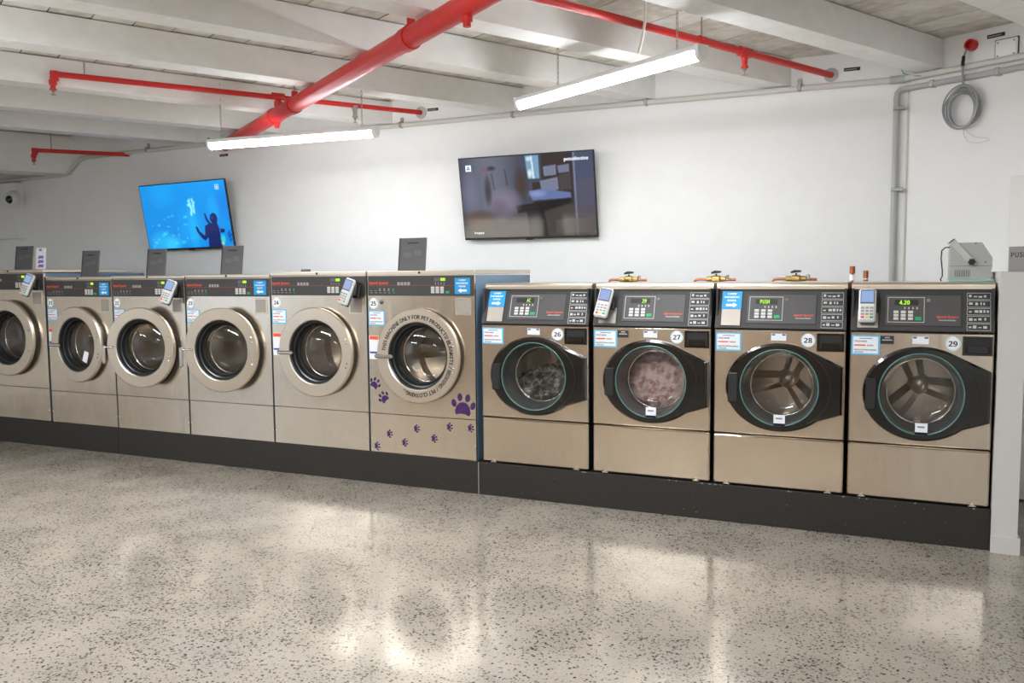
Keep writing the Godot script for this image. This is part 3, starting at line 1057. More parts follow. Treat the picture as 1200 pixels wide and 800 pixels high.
func bedroom() -> ImageTexture:
	var im := Image.create(480, 270, false, Image.FORMAT_RGB8)
	im.fill(Color8(58, 54, 60))
	for y in 270:
		for x in 480:
			var k := x / 480.0
			var c := Color8(62, 64, 86).lerp(Color8(96, 102, 124), sin(minf(k * 2.2, 1.0) * PI))
			if k > 0.55:
				c = Color8(46, 38, 36)
			if k > 0.85:
				c = Color8(56, 68, 104)
			if y > 170:
				c = c.lerp(Color8(52, 44, 42), clampf((y - 170) / 50.0, 0, 1))
			im.set_pixel(x, y, c)
	fill_poly(im, [[225, 0], [300, 0], [300, 90], [225, 90]], Color8(54, 66, 92), 0.9)
	fill_poly(im, [[244, 2], [292, 2], [292, 78], [250, 78]], Color8(110, 170, 215), 0.85)
	fill_poly(im, [[264, 2], [269, 2], [274, 78], [268, 78]], Color8(225, 240, 250), 0.9)
	blob(im, 258, 60, 10, 18, Color8(235, 245, 250), 0.9)
	blob(im, 256, 12, 12, 10, Color8(220, 240, 250), 0.8)
	fill_poly(im, [[306, 40], [352, 36], [352, 70], [308, 72]], Color8(110, 122, 160), 0.9)
	fill_poly(im, [[356, 40], [398, 36], [398, 62], [360, 64]], Color8(104, 116, 156), 0.9)
	fill_poly(im, [[292, 86], [356, 76], [358, 118], [296, 122]], Color8(112, 120, 158), 0.9)
	fill_poly(im, [[360, 70], [400, 64], [402, 118], [362, 120]], Color8(66, 58, 62), 0.9)
	fill_poly(im, [[250, 118], [300, 112], [398, 128], [400, 146], [262, 150]], Color8(84, 110, 186), 0.9)
	blob(im, 280, 128, 40, 14, Color8(140, 160, 220), 0.6)
	fill_poly(im, [[200, 165], [395, 145], [400, 160], [300, 185], [205, 190]], Color8(26, 22, 26), 0.95)
	fill_poly(im, [[238, 176], [300, 176], [312, 270], [244, 270]], Color8(18, 16, 20), 0.95)
	fill_poly(im, [[300, 190], [400, 165], [480, 175], [480, 270], [312, 270]], Color8(66, 58, 54), 0.8)
	fill_poly(im, [[408, 90], [480, 84], [480, 210], [408, 205]], Color8(76, 72, 96), 0.7)
	fill_poly(im, [[412, 0], [417, 0], [417, 264], [413, 264]], Color8(120, 136, 180), 0.8)
	fill_poly(im, [[340, 216], [480, 208], [480, 262], [340, 262]], Color8(84, 76, 76), 0.7)
	blob(im, 225, 90, 30, 60, Color8(64, 46, 42), 0.9)
	blob(im, 160, 150, 70, 56, Color8(124, 112, 142), 0.85)
	blob(im, 140, 180, 40, 46, Color8(96, 78, 104), 0.7)
	blob(im, 30, 120, 40, 100, Color8(116, 112, 146), 0.7)
	blob(im, 60, 210, 70, 40, Color8(86, 52, 36), 0.8)
	blob(im, 100, 110, 16, 60, Color8(48, 44, 50), 0.8)
	blob(im, 92, 40, 12, 8, Color8(150, 60, 80), 0.8)
	for k in 9:
		blob(im, 118 + k * 0.8, 56 + k * 6, 3, 3, Color8(24, 24, 34), 0.9)
		blob(im, 168 + k * 0.6, 44 + k * 6, 3, 3, Color8(24, 24, 34), 0.9)
	blob(im, 118, 36, 20, 10, Color8(34, 36, 50), 0.8)
	im.resize(120, 68, Image.INTERPOLATE_LANCZOS)
	im.adjust_bcs(1.0, 0.92, 0.72)
	im.resize(480, 270, Image.INTERPOLATE_CUBIC)
	return ImageTexture.create_from_image(im)


func television(c: Vector3, w: float, h: float, tilt: float, yaw: float, roll: float, tex: Texture2D, energy: float, label: String) -> Node3D:
	var o := thing("television", label, "television", c, "wall-mounted televisions")
	o.basis = Basis(Vector3.UP, yaw) * Basis(Vector3.RIGHT, tilt) * Basis(Vector3(0, 0, 1), roll)
	part("casing", bx(Vector3(-w / 2, -h / 2, -0.02), Vector3(w / 2, h / 2, 0.0), 0.003), M.black_matt, o)
	var arm := Shape.new()
	arm.box(Vector3(-0.2, -0.1, -0.05), Vector3(0.2, 0.1, -0.03), 0.003)
	part("wall_bracket", arm, M.black_matt, o)
	var m := paint(Color8(14, 14, 16), 0.1, 0.0, 0.5)
	m.emission_enabled = true
	m.emission_texture = tex
	m.emission = Color.WHITE
	m.emission_operator = BaseMaterial3D.EMISSION_OP_MULTIPLY
	m.emission_energy_multiplier = energy
	var q := QuadMesh.new()
	q.size = Vector2(w - 0.018, h - 0.026)
	var s := part("screen", q, m, o)
	s.position = Vector3(0, 0.004, 0.0008)
	part("maker_badge", bx(Vector3(-0.03, -h / 2 - 0.008, -0.02), Vector3(0.03, -h / 2 + 0.002, 0.001), 0.002), M.recess, o)
	return o


func screen_logo(o: Node3D, x: float, y: float, size: float, boxed: bool) -> void:
	var white := glow(Color8(205, 222, 240), 0.85)
	var s := Shape.new()
	if boxed:
		outline_bars(s, x - size, y - size, x + size, y + size, size * 0.18, 0.0004)
	else:
		s.box(Vector3(x - size, y - size, 0), Vector3(x + size, y + size, 0.0004))
	var l := part("logo", s, white, o)
	l.position.z = 0.0014
	lettering("logo_letter", "A", size * 1.1, size * 1.2, at(x, y, 0.0026), white if boxed else M.ink, o)


# ---------------------------------------------------------------- room
func strip_in_room(u0: float, u1: float, along_beam: bool) -> Array:
	var a := deg_to_rad(SKEW)
	var u := Vector2(sin(a), -cos(a))
	var v := Vector2(cos(a), sin(a))
	var d := v if not along_beam else u
	var e := u if not along_beam else v
	var poly := PackedVector2Array([e * u0 - d * 40, e * u1 - d * 40, e * u1 + d * 40, e * u0 + d * 40])
	return Geometry2D.intersect_polygons(poly, room)


func slab(poly: PackedVector2Array, y0: float, y1: float) -> Shape:
	var s := Shape.new()
	s.x = Transform3D(Basis(Vector3(1, 0, 0), Vector3(0, 0, 1), Vector3(0, -1, 0)), Vector3.ZERO)
	s.prism(poly, -y1, -y0)
	return s


func wall_run(a: Vector2, b: Vector2, y0: float, y1: float, thick := 0.15) -> Shape:
	var n := (b - a).orthogonal().normalized()      # away from the room
	return slab(PackedVector2Array([a, b, b + n * thick, a + n * thick]), y0, y1)


func build_room() -> void:
	structure("floor", slab(PackedVector2Array([Vector2(-6.95, -1.65), Vector2(6.05, -1.65), Vector2(6.05, 7.75), Vector2(-6.95, 7.75)]), -0.1, 0.0), M.floor, "polished grey concrete floor with exposed speckled stones")
	structure("wall_back", slab(rect(-6.95, -1.65, 2.37, -1.5), 0.0, 3.0), M.wall, "white painted wall behind the washers")
	structure("wall_right", wall_run(room[1], room[2], 0.0, 3.0), M.wall, "white wall turning towards the doorway")
	structure("wall_east", slab(rect(5.885, 0.41, 6.05, 7.6), 0.0, 3.0), M.wall, "white side wall of the laundromat")
	structure("wall_front", slab(rect(-6.95, 7.6, 6.05, 7.75), 0.0, 3.0), M.wall, "white wall facing the washers")
	var wl := slab(rect(-6.95, -1.5, -6.8, 4.2), 0.0, 3.0)
	wl.prism(rect(-6.95, 7.0, -6.8, 7.6), -3.0, 0.0)
	wl.prism(rect(-6.95, 4.2, -6.8, 7.0), -0.25, 0.0)
	wl.prism(rect(-6.95, 4.2, -6.8, 7.0), -3.0, -2.4)
	structure("wall_left", wl, M.wall, "white wall at the far end")
	# shop window in it, whose daylight the left machines mirror
	var sw := Node3D.new()
	sw.name = "window_1"
	add_child(sw)
	sw.set_meta("kind", "structure")
	sw.set_meta("label", "shop window in the far end wall")
	sw.set_meta("category", "window")
	for z in [4.2, 5.58, 6.94]:
		part("frame_bar", bx(Vector3(-6.9, 0.25, z), Vector3(-6.84, 2.4, z + 0.06)), M.trim, sw)
	for y in [0.25, 2.34]:
		part("frame_bar", bx(Vector3(-6.9, y, 4.26), Vector3(-6.84, y + 0.06, 6.94)), M.trim, sw)
	for z in [4.26, 5.64]:
		part("pane", bx(Vector3(-6.873, 0.31, z), Vector3(-6.867, 2.34, z + 1.3)), M.window_glass, sw)
	var ceiling := structure("ceiling", slab(PackedVector2Array([Vector2(-6.95, -1.65), Vector2(2.4, -1.65), Vector2(6.05, 0.35), Vector2(6.05, 7.75), Vector2(-6.95, 7.75)]), CEIL + 0.071, CEIL + 0.19), M.board, "white painted timber ceiling of boards and beams")
	var k := 0
	var u := -10.2
	while u < 2.7:
		for p in strip_in_room(u + 0.004, u + 0.214, false):
			part("board", slab(p, CEIL + (0.007 if k % 3 == 1 else 0.005), CEIL + 0.07), M.board if k % 2 == 0 else M.board2, ceiling)
		u += 0.218
		k += 1
	for v in [-4.0, -3.05, -2.08, -1.03, -0.11, 0.72, 1.58, 2.45, 3.3, 4.15, 5.0, 5.85, 6.7, 7.55]:
		for p in strip_in_room(v - 0.17, v, true):
			part("beam", slab(p, BEAM, CEIL - 0.001), M.timber, ceiling)
	for p in strip_in_room(-5.8, -5.48, true):
		part("beam", slab(p, 2.43, CEIL), M.timber, ceiling, "deep beam at the far end")
	for p in strip_in_room(-6.6, -6.4, true):
		part("beam", slab(p, BEAM, CEIL - 0.001), M.timber, ceiling)
	# soffit box at the far left
	structure("trim_1", slab(rect(-6.8, -1.5, -6.175, -1.42), 1.79, 2.375), M.wall, "white soffit box on the wall at the far end", "soffit")
	# partition at the end of the row, with its skirting
	structure("wall_partition", slab(PackedVector2Array([Vector2(2.772, 0.02), Vector2(2.884, 0.02), Vector2(2.884, -1.215), Vector2(2.772, -1.276)]), 0.0, 1.362), M.trim, "low white partition at the end of the washer row")
	structure("baseboard_partition", slab(PackedVector2Array([Vector2(2.77, 0.032), Vector2(2.895, 0.032), Vector2(2.895, -1.2), Vector2(2.886, -1.205), Vector2(2.886, 0.021), Vector2(2.77, 0.021)]), 0.0, 0.082), M.trim, "white skirting board round the partition foot", "baseboard")
	# line where the wall lining ends
	structure("trim_2", slab(rect(2.358, -1.5, 2.368, -1.492), 0.0, 2.545), M.cord_white, "thin edge bead where the wall lining ends", "trim")
	# door on the angled wall
	var d := Vector2(room[2] - room[1]).normalized()
	var o := Node3D.new()
	o.name = "door_1"
	add_child(o)
	o.transform = Transform3D(Basis(Vector3(d.x, 0, d.y), Vector3.UP, Vector3(-d.y, 0, d.x)), Vector3(2.942, 0, -1.1895))
	o.set_meta("kind", "structure")
	o.set_meta("label", "white door with a steel push plate behind the partition")
	o.set_meta("category", "door")
	part("door_leaf", bx(Vector3(0, 0.01, 0.001), Vector3(0.92, 1.92, 0.045), 0.003), M.door_white, o)
	var pp := part("push_plate", bx(Vector3(0.006, 1.36, 0.044), Vector3(0.12, 1.508, 0.048), 0.001), M.grey_plate, o, "steel plate lettered PUSH")
	lettering("lettering", "PUSH", 0.09, 0.03, at(0.063, 1.46, 0.0486), M.black_matt, pp)
	structure("baseboard_right", wall_run(room[1] + d * 1.62 + Vector2(-d.y, d.x) * 0.012, room[2] + Vector2(-d.y, d.x) * 0.012, 0.0, 0.07, 0.012), M.black_matt, "dark skirting on the angled wall", "baseboard")
	# black plinth under the machines
	var pl := Node3D.new()
	pl.name = "trim_3"
	add_child(pl)
	pl.set_meta("kind", "structure")
	pl.set_meta("label", "long black plinth under the row of washers")
	pl.set_meta("category", "plinth")
	for s in [[-5.6, -3.157], [-3.153, -0.03], [-0.026, 2.768]]:
		part("plinth_panel", bx(Vector3(s[0], 0.0, -1.1), Vector3(s[1], HP, 0.004), 0.002), M.plinth, pl)
	part("joint_filler", bx(Vector3(-0.0305, 0.002, -0.01), Vector3(-0.0255, HP - 0.004, 0.0045)), M.plinth_chip, pl)
	var rng := RandomNumberGenerator.new()
	rng.seed = 4
	var chips := Shape.new()
	for k2 in 18:
		var cx: float = [0.62, 0.7, 1.2, 1.4, 1.44, 1.8, 2.1, 2.14, 2.24, 2.4, 2.7, 0.05][k2 % 12] + rng.randf_range(-0.05, 0.05)
		var cw := rng.randf_range(0.003, 0.013)
		chips.box(Vector3(cx, HP - 0.006, 0.003), Vector3(cx + cw, HP - rng.randf_range(0.0, 0.002) + 0.0006, 0.0048))
	for k2 in 26:
		var cx := rng.randf_range(-3.0, 2.7)
		var cy := rng.randf_range(0.02, 0.19)
		chips.box(Vector3(cx, cy, 0.003), Vector3(cx + rng.randf_range(0.002, 0.007), cy + rng.randf_range(0.001, 0.003), 0.0044))
	var ch := part("paint_chips", chips, M.plinth_chip, pl)
	ch.set_meta("kind", "stuff")


# ---------------------------------------------------------------- lamps
func batten(a: Vector3, b: Vector3, energy: float, label: String, chains: Array) -> Node3D:
	var mid := (a + b) / 2.0
	var length := a.distance_to(b)
	var o := thing("ceiling_light", label, "light", mid, "linear lights hung from the ceiling")
	var d := (b - a).normalized()
	o.basis = Basis(d, Vector3.UP, d.cross(Vector3.UP))
	var h := length / 2.0
	part("housing", bx(Vector3(-h, 0.0, -0.035), Vector3(h, 0.03, 0.035), 0.006), M.fitting, o)
	var s := Shape.new()
	s.x = Transform3D(Basis(Vector3(0, 0, 1), Vector3(0, 1, 0), Vector3(-1, 0, 0)), Vector3.ZERO)
	var pr := PackedVector2Array()
	for k in 13:
		var t := lerpf(PI, TAU, k / 12.0)
		pr.append(Vector2(cos(t) * 0.033, sin(t) * 0.043 + 0.001))
	s.prism(pr, -(h - 0.012), h - 0.012, true)
	part("diffuser", s, M.lamp, o, "glowing white diffuser")
	for e in [-1, 1]:
		var c := Shape.new()
		c.x = s.x
		var q := PackedVector2Array()
		for k in 13:
			var t := lerpf(PI, TAU, k / 12.0)
			q.append(Vector2(cos(t) * 0.037, sin(t) * 0.047 + 0.002))
		q.append(Vector2(0.039, 0.03))
		q.append(Vector2(-0.039, 0.03))
		c.prism(q, e * h - 0.012, e * h + 0.012)
		part("end_cap", c, M.fitting, o)
	for x in chains:
		var c := Shape.new()
		var top: float = CEIL - mid.y
		var y := 0.03
		var k := 0
		while y < top:
			c.x = Transform3D(Basis(Vector3.UP, PI / 2 * (k % 2)), Vector3(x, y + 0.014, 0))
			var ring := []
			for i in 8:
				ring.append(Vector3(cos(TAU * i / 8) * 0.006, sin(TAU * i / 8) * 0.016, 0))
			c.tube(ring, 0.0018, 5, true)
			y += 0.027
			k += 1
		part("chain", c, M.metal, o)
	var l := AreaLight3D.new()
	l.name = "lamp"
	l.area_size = Vector2(length - 0.05, 0.066)
	l.light_energy = energy
	l.light_color = Color(0.965, 0.985, 1.0)
	l.shadow_enabled = true
	l.area_range = 30.0
	l.basis = Basis(Vector3.RIGHT, -PI / 2)
	l.position = Vector3(0, -0.048, 0)
	o.add_child(l)
	return o


# ---------------------------------------------------------------- fire pipes
func sprinkler_head(parent: Node, p: Vector3, drop: float, m: Material) -> void:
	var s := Shape.new()
	s.x = Transform3D(Basis(Vector3(1, 0, 0), Vector3(0, 0, 1), Vector3(0, -1, 0)), p)
	s.lathe([Vector2(0.024, 0.0), Vector2(0.024, 0.03), Vector2(0.018, 0.032), Vector2(0.016, drop * 0.6), Vector2(0.022, drop * 0.62), Vector2(0.022, drop * 0.72), Vector2(0.0, drop * 0.74)], 16)
	var t := part("drop_fitting", s, m, parent)
	var h := Shape.new()
	h.x = s.x
	h.lathe([Vector2(0.01, drop * 0.72), Vector2(0.012, drop * 0.82), Vector2(0.005, drop * 0.86), Vector2(0.005, drop), Vector2(0.018, drop + 0.002), Vector2(0.018, drop + 0.005), Vector2(0.0, drop + 0.006)], 14)
	part("sprinkler_head", h, M.metal, t)


func hanger(parent: Node, p: Vector3, r: float) -> void:
	var s := Shape.new()
	s.rod(p + Vector3(0, r, 0), Vector3(p.x, CEIL, p.z), 0.005, 8)
	part("hanger_rod", s, M.metal, parent)


func along(a: Vector3, b: Vector3, q: Vector3) -> Vector3:
	var d := (b - a).normalized()
	return a + d * (q - a).dot(d)


func sleeve(parent: Node, a: Vector3, d: Vector3, length: float, r: float, m: Material, called := "coupling") -> void:
	var s := Shape.new()
	s.rod(a - d * length / 2, a + d * length / 2, r, 24)
	part(called, s, m, parent)


func wall_flange(parent: Node, p: Vector3, r: float) -> void:
	var s := Shape.new()
	s.lathe([Vector2(r, 0.0), Vector2(r, 0.006), Vector2(0.0, 0.008)], 24)
	part("wall_flange", s, M.grey_pipe, parent).position = p


func fire_tag(p: Vector3, turn: float, label: String) -> void:
	var o := single("pipe_tag", bx(Vector3(-0.05, -0.011, 0), Vector3(0.05, 0.011, 0.003)), M.black_matt, label, "sign", "small black pipe tags")
	o.position = p
	o.rotation.y = turn
	part("print", bx(Vector3(-0.044, -0.004, 0.003), Vector3(0.03, 0.002, 0.0036)), M.grey_key, o)


func build_pipes() -> void:
	# main pipe under the beams
	var a := Vector3(0.606, 2.572, 1.237)
	var b := Vector3(-2.435, 2.572, -0.842)
	var d := (b - a).normalized()
	var to_wall := b + d * ((-1.5 - b.z) / d.z)
	var from := a - d * 6.5
	var o := thing("sprinkler_main", "thick red sprinkler main running under the beams to the wall", "pipe")
	var s := Shape.new()
	s.rod(from, to_wall, 0.054, 32)
	part("pipe", s, M.red, o)
	for q in [Vector3(0.025, 2.572, 0.834), Vector3(-1.594, 2.572, -0.275), Vector3(-2.0, 2.572, -0.55)]:
		var c := along(a, b, q)
		sleeve(o, c, d, 0.075, 0.061, M.red)
		if q.x > -1.7:
			hanger(o, c + d * -0.03, 0.05)
			var h := Shape.new()
			h.x = Transform3D(Basis(d, Vector3.UP, d.cross(Vector3.UP)), c - d * 0.03 + Vector3(0, 0.06, 0))
			h.box(Vector3(-0.012, -0.005, -0.02), Vector3(0.012, 0.035, 0.02), 0.004)
			part("clamp", h, M.red_dark, o)
	for q in [Vector3(0.538, 2.52, 1.191), Vector3(-1.93, 2.53, -0.53)]:
		var c := along(a, b, q)
		var h := Shape.new()
		h.x = Transform3D(Basis(Vector3(1, 0, 0), Vector3(0, 0, 1), Vector3(0, -1, 0)), c)
		h.lathe([Vector2(0.026, 0.045), Vector2(0.026, 0.072), Vector2(0.018, 0.074), Vector2(0.018, 0.095), Vector2(0, 0.096)], 18)
		part("outlet_plug", h, M.red, o)
	var rise := Shape.new()
	var tee := along(a, b, Vector3(-1.9, 2.572, -0.48))
	rise.rod(tee, Vector3(tee.x, 2.672, tee.z), 0.022, 16)
	part("riser", rise, M.red, o)
	sleeve(o, Vector3(tee.x, 2.645, tee.z), Vector3.UP, 0.035, 0.032, M.red)
	sleeve(o, to_wall - d * 0.06, d, 0.02, 0.06, M.white, "wall_collar")

	# branch over the main, ending in a sprinkler
	var p := Vector3(-2.74, 2.7, 0.74)
	var q := Vector3(-1.3, 2.7, -1.46)
	var e := (q - p).normalized()
	var end := q + e * ((-1.5 - q.z) / e.z)
	o = thing("sprinkler_branch", "thin red sprinkler pipe crossing over the thick main", "pipe", Vector3.ZERO, "red sprinkler branches")
	s = Shape.new()
	s.tube([p + Vector3(0, -0.03, 0), p + Vector3(0, -0.012, 0) + e * 0.005, p + e * 0.014 - Vector3(0, 0.002, 0), p + e * 0.03, end], 0.019, 18)
	part("pipe", s, M.red_dark, o)
	sleeve(o, p + e * 0.01 + Vector3(0, -0.012, 0), Vector3.UP, 0.06, 0.026, M.red_dark, "elbow")
	sprinkler_head(o, p + Vector3(0, -0.04, 0), 0.09, M.red_dark)
	hanger(o, p + e * 0.19, 0.02)
	sleeve(o, Vector3(tee.x, 2.7, tee.z), e, 0.09, 0.027, M.red_dark, "tee")
	hanger(o, Vector3(tee.x, 2.7, tee.z) + e * 0.12, 0.02)
	var sp := along(p, q, Vector3(-1.6, 2.7, -1.02))
	sprinkler_head(o, sp, 0.13, M.metal)
	wall_flange(o, Vector3(end.x, end.y, -1.5), 0.05)
	fire_tag(Vector3(end.x + 0.11, end.y + 0.015, -1.499), 0.0, "small black tag on the wall where the thin branch ends")

	# branch at the right
	p = Vector3(0.756, 2.68, 0.781)
	q = Vector3(1.889, 2.68, -1.5)
	e = (q - p).normalized()
	o = thing("sprinkler_branch", "red sprinkler pipe beside the hanging light ending in a wall flange", "pipe", Vector3.ZERO, "red sprinkler branches")
	s = Shape.new()
	s.rod(p - e * 5.0, q, 0.021, 18)
	part("pipe", s, M.red, o)
	sp = along(p, q, Vector3(1.446, 2.68, -0.647))
	sleeve(o, sp, e, 0.1, 0.029, M.red, "tee")
	sprinkler_head(o, sp, 0.13, M.red)
	var hp := along(p, q, Vector3(1.27, 2.68, -0.277))
	hanger(o, hp, 0.02)
	sleeve(o, hp, e, 0.05, 0.027, M.red, "pipe_clip")
	wall_flange(o, Vector3(q.x, q.y, -1.5), 0.046)
	fire_tag(Vector3(q.x + 0.13, q.y + 0.025, -1.499), 0.0, "small black tag beside the right pipe flange")

	# short branch at the far left
	p = Vector3(-5.13, 2.572, -0.87)
	q = Vector3(-4.63, 2.572, -1.46)
	e = (q - p).normalized()
	end = q + e * ((-1.5 - q.z) / e.z)
	o = thing("sprinkler_branch", "short red sprinkler pipe by the deep beam at the far end", "pipe", Vector3.ZERO, "red sprinkler branches")
	s = Shape.new()
	s.tube([p + Vector3(0, -0.03, 0), p + Vector3(0, -0.012, 0) + e * 0.005, p + e * 0.014 - Vector3(0, 0.002, 0), p + e * 0.03, end], 0.019, 16)
	part("pipe", s, M.red_dark, o)
	sleeve(o, p + e * 0.01 + Vector3(0, -0.012, 0), Vector3.UP, 0.06, 0.026, M.red_dark, "elbow")
	sprinkler_head(o, p + Vector3(0, -0.04, 0), 0.09, M.red_dark)
	hanger(o, p + e * 0.15, 0.02)
	fire_tag(Vector3(-3.39, 2.49, -1.499), 0.0, "small black tag on the wall below the thick red main")


# ---------------------------------------------------------------- conduits and wall fittings
func build_conduits() -> void:
	var z := -1.478
	var o := thing("wall_conduit", "long pale conduit clipped along the top of the back wall", "conduit")
	var s := Shape.new()
	s.tube([Vector3(-6.75, 2.4, z), Vector3(-5.53, 2.425, z), Vector3(-5.44, 2.44, z), Vector3(-5.38, 2.48, z), Vector3(-5.3, 2.55, z), Vector3(-5.24, 2.575, z), Vector3(-5.14, 2.583, z), Vector3(-3.57, 2.6, z), Vector3(-0.44, 2.612, z), Vector3(2.27, 2.605, z), Vector3(2.33, 2.605, z + 0.004), Vector3(2.38, 2.607, z + 0.03), Vector3(2.43, 2.608, -1.437), Vector3(3.3, 2.608, -0.965)], 0.02, 14)
	part("pipe", s, M.pale_pipe, o)
	for x in [-4.327, -3.567, -1.458, -0.439, 0.626, 1.691]:
		var y := 2.6 if x < -2.0 else 2.611
		var c := Shape.new()
		c.box(Vector3(x - 0.012, y - 0.024, -1.5), Vector3(x + 0.012, y + 0.024, -1.454), 0.004)
		c.box(Vector3(x - 0.014, y + 0.02, -1.5), Vector3(x + 0.014, y + 0.062, -1.488), 0.003)
		part("clip", c, M.metal, o)
	var j := Shape.new()
	j.rod(Vector3(2.25, 2.605, z), Vector3(2.34, 2.605, z + 0.004), 0.026, 14)
	part("coupling", j, M.grey_pipe, o)
	# vertical conduit, elbow and second run on the angled wall
	o = thing("wall_conduit", "grey conduit dropping down the wall corner from an elbow", "conduit")
	s = Shape.new()
	s.tube([Vector3(2.294, 0.25, z), Vector3(2.294, 2.49, z), Vector3(2.298, 2.52, z), Vector3(2.315, 2.538, z), Vector3(2.345, 2.544, z + 0.006), Vector3(2.39, 2.544, -1.46), Vector3(2.44, 2.544, -1.435), Vector3(3.3, 2.55, -0.968)], 0.019, 14)
	part("pipe", s, M.grey_pipe, o)
	for y in [2.42, 1.9]:
		part("clip", bx(Vector3(2.275, y - 0.012, -1.5), Vector3(2.345, y + 0.012, -1.452), 0.003), M.metal, o)
	var w := Vector2(room[2] - room[1]).normalized()
	var nrm := Vector3(-w.y, 0, w.x)
	var turn := -atan2(w.y, w.x)
	var on_wall := func(t: float, y: float, out: float) -> Vector3:
		return Vector3(room[1].x + w.x * t, y, room[1].y + w.y * t) + nrm * out
	for t in [0.16, 0.55]:
		var c := part("clip", bx(Vector3(-0.014, -0.023, 0), Vector3(0.014, 0.023, 0.045), 0.004), M.metal, o)
		c.position = on_wall.call(t, 2.545, 0.0)
		c.rotation.y = turn
	# cable coil hung from a hook
	o = thing("cable_coil", "coil of grey cable hanging from a lead on the angled wall", "cable")
	var c0: Vector3 = on_wall.call(0.36, 2.36, 0.0)
	o.transform = Transform3D(Basis(Vector3.UP, turn), c0)
	var rng := RandomNumberGenerator.new()
	rng.seed = 12
	for k in 10:
		var ring := []
		var rx := 0.098 + rng.randf_range(-0.022, 0.02)
		var ry := 0.118 + rng.randf_range(-0.022, 0.016)
		var ox := rng.randf_range(-0.012, 0.012)
		for i in 40:
			var a := TAU * i / 40
			ring.append(Vector3(ox + cos(a) * rx, sin(a) * ry - 0.01 * (118 - ry * 1000) / 14.0, 0.03 + k * 0.004 + 0.004 * sin(a * 3 + k)))
		s = Shape.new()
		s.tube(ring, 0.0045, 7, true)
		part("cable_turn", s, M.cable if k % 3 else M.grey_pipe, o)
	s = Shape.new()
	s.tube([Vector3(0.0, 0.115, 0.04), Vector3(0.0, 0.17, 0.055), Vector3(-0.004, 0.25, 0.06), Vector3(-0.002, 0.29, 0.055), Vector3(0.012, 0.352, 0.046)], 0.007, 8)
	part("lead", s, M.cable, o)
	s = Shape.new()
	s.tube([Vector3(-0.003, 0.25, 0.06), Vector3(-0.001, 0.31, 0.05)], 0.0105, 8)
	part("tape", s, M.black_matt, o)
	s = Shape.new()
	s.tube([Vector3(0.0, -0.11, 0.03), Vector3(0.005, -0.16, 0.03), Vector3(0.03, -0.205, 0.03), Vector3(0.09, -0.222, 0.03), Vector3(0.16, -0.21, 0.03)], 0.0018, 6)
	s.tube([Vector3(0.01, -0.11, 0.034), Vector3(0.03, -0.15, 0.034), Vector3(0.07, -0.18, 0.032), Vector3(0.15, -0.2, 0.03)], 0.0018, 6)
	part("loose_end", s, M.cord_white, o)
	# red pipe stub in a hole, and a cover plate
	o = thing("pipe_stub", "small red pipe end poking from a hole high on the angled wall", "pipe", on_wall.call(0.386, 2.735, 0.0))
	o.rotation.y = turn
	s = Shape.new()
	s.lathe([Vector2(0.034, 0.0), Vector2(0.034, 0.04), Vector2(0.024, 0.042), Vector2(0.02, 0.01), Vector2(0, 0.01)], 20)
	part("pipe", s, M.red_dark, o)
	fire_tag(on_wall.call(0.52, 2.765, 0.001), turn, "small black tag beside the red pipe stub")
	o = thing("cover_plate", "square white junction cover with four screws on the angled wall", "cover plate", on_wall.call(0.585, 2.675, 0.0))
	o.rotation.y = turn
	part("plate", bx(Vector3(-0.062, -0.055, 0), Vector3(0.062, 0.055, 0.02), 0.006), M.white, o)
	part("edge", bx(Vector3(-0.067, -0.06, 0), Vector3(0.067, 0.06, 0.01), 0.003), M.vent, o)
	for v in [[-1, -1], [1, -1], [-1, 1], [1, 1]]:
		part("screw", disc(0.004, 0.003, 10), M.vent, o).position = Vector3(v[0] * 0.045, v[1] * 0.038, 0.02)
	# loose earth wire at the corner
	s = Shape.new()
	s.tube([Vector3(2.318, 2.67, -1.49), Vector3(2.33, 2.64, -1.47), Vector3(2.37, 2.615, -1.44), Vector3(2.43, 2.6, -1.405)], 0.003, 6)
	single("earth_wire", s, M.green_key, "short loose green wire at the wall corner above the elbow", "wire")
	# dome camera on the soffit
	o = thing("security_camera", "white dome security camera on the soffit at the far end", "camera", Vector3(-6.2, 2.205, -1.4))
	s = Shape.new()
	s.x = Transform3D(Basis(), Vector3(0, 0, -0.02))
	s.lathe([Vector2(0.085, 0.0), Vector2(0.085, 0.03), Vector2(0.07, 0.06), Vector2(0.04, 0.08), Vector2(0, 0.085)], 28, true)
	part("housing", s, M.cctv, o)
	s = Shape.new()
	s.x = Transform3D(Basis(Vector3.UP, 0.7) * Basis(Vector3.RIGHT, 0.25), Vector3(0, -0.005, 0.02))
	s.lathe([Vector2(0.046, 0.02), Vector2(0.042, 0.045), Vector2(0.025, 0.06), Vector2(0, 0.064)], 24, true)
	part("lens_dome", s, M.black, o)


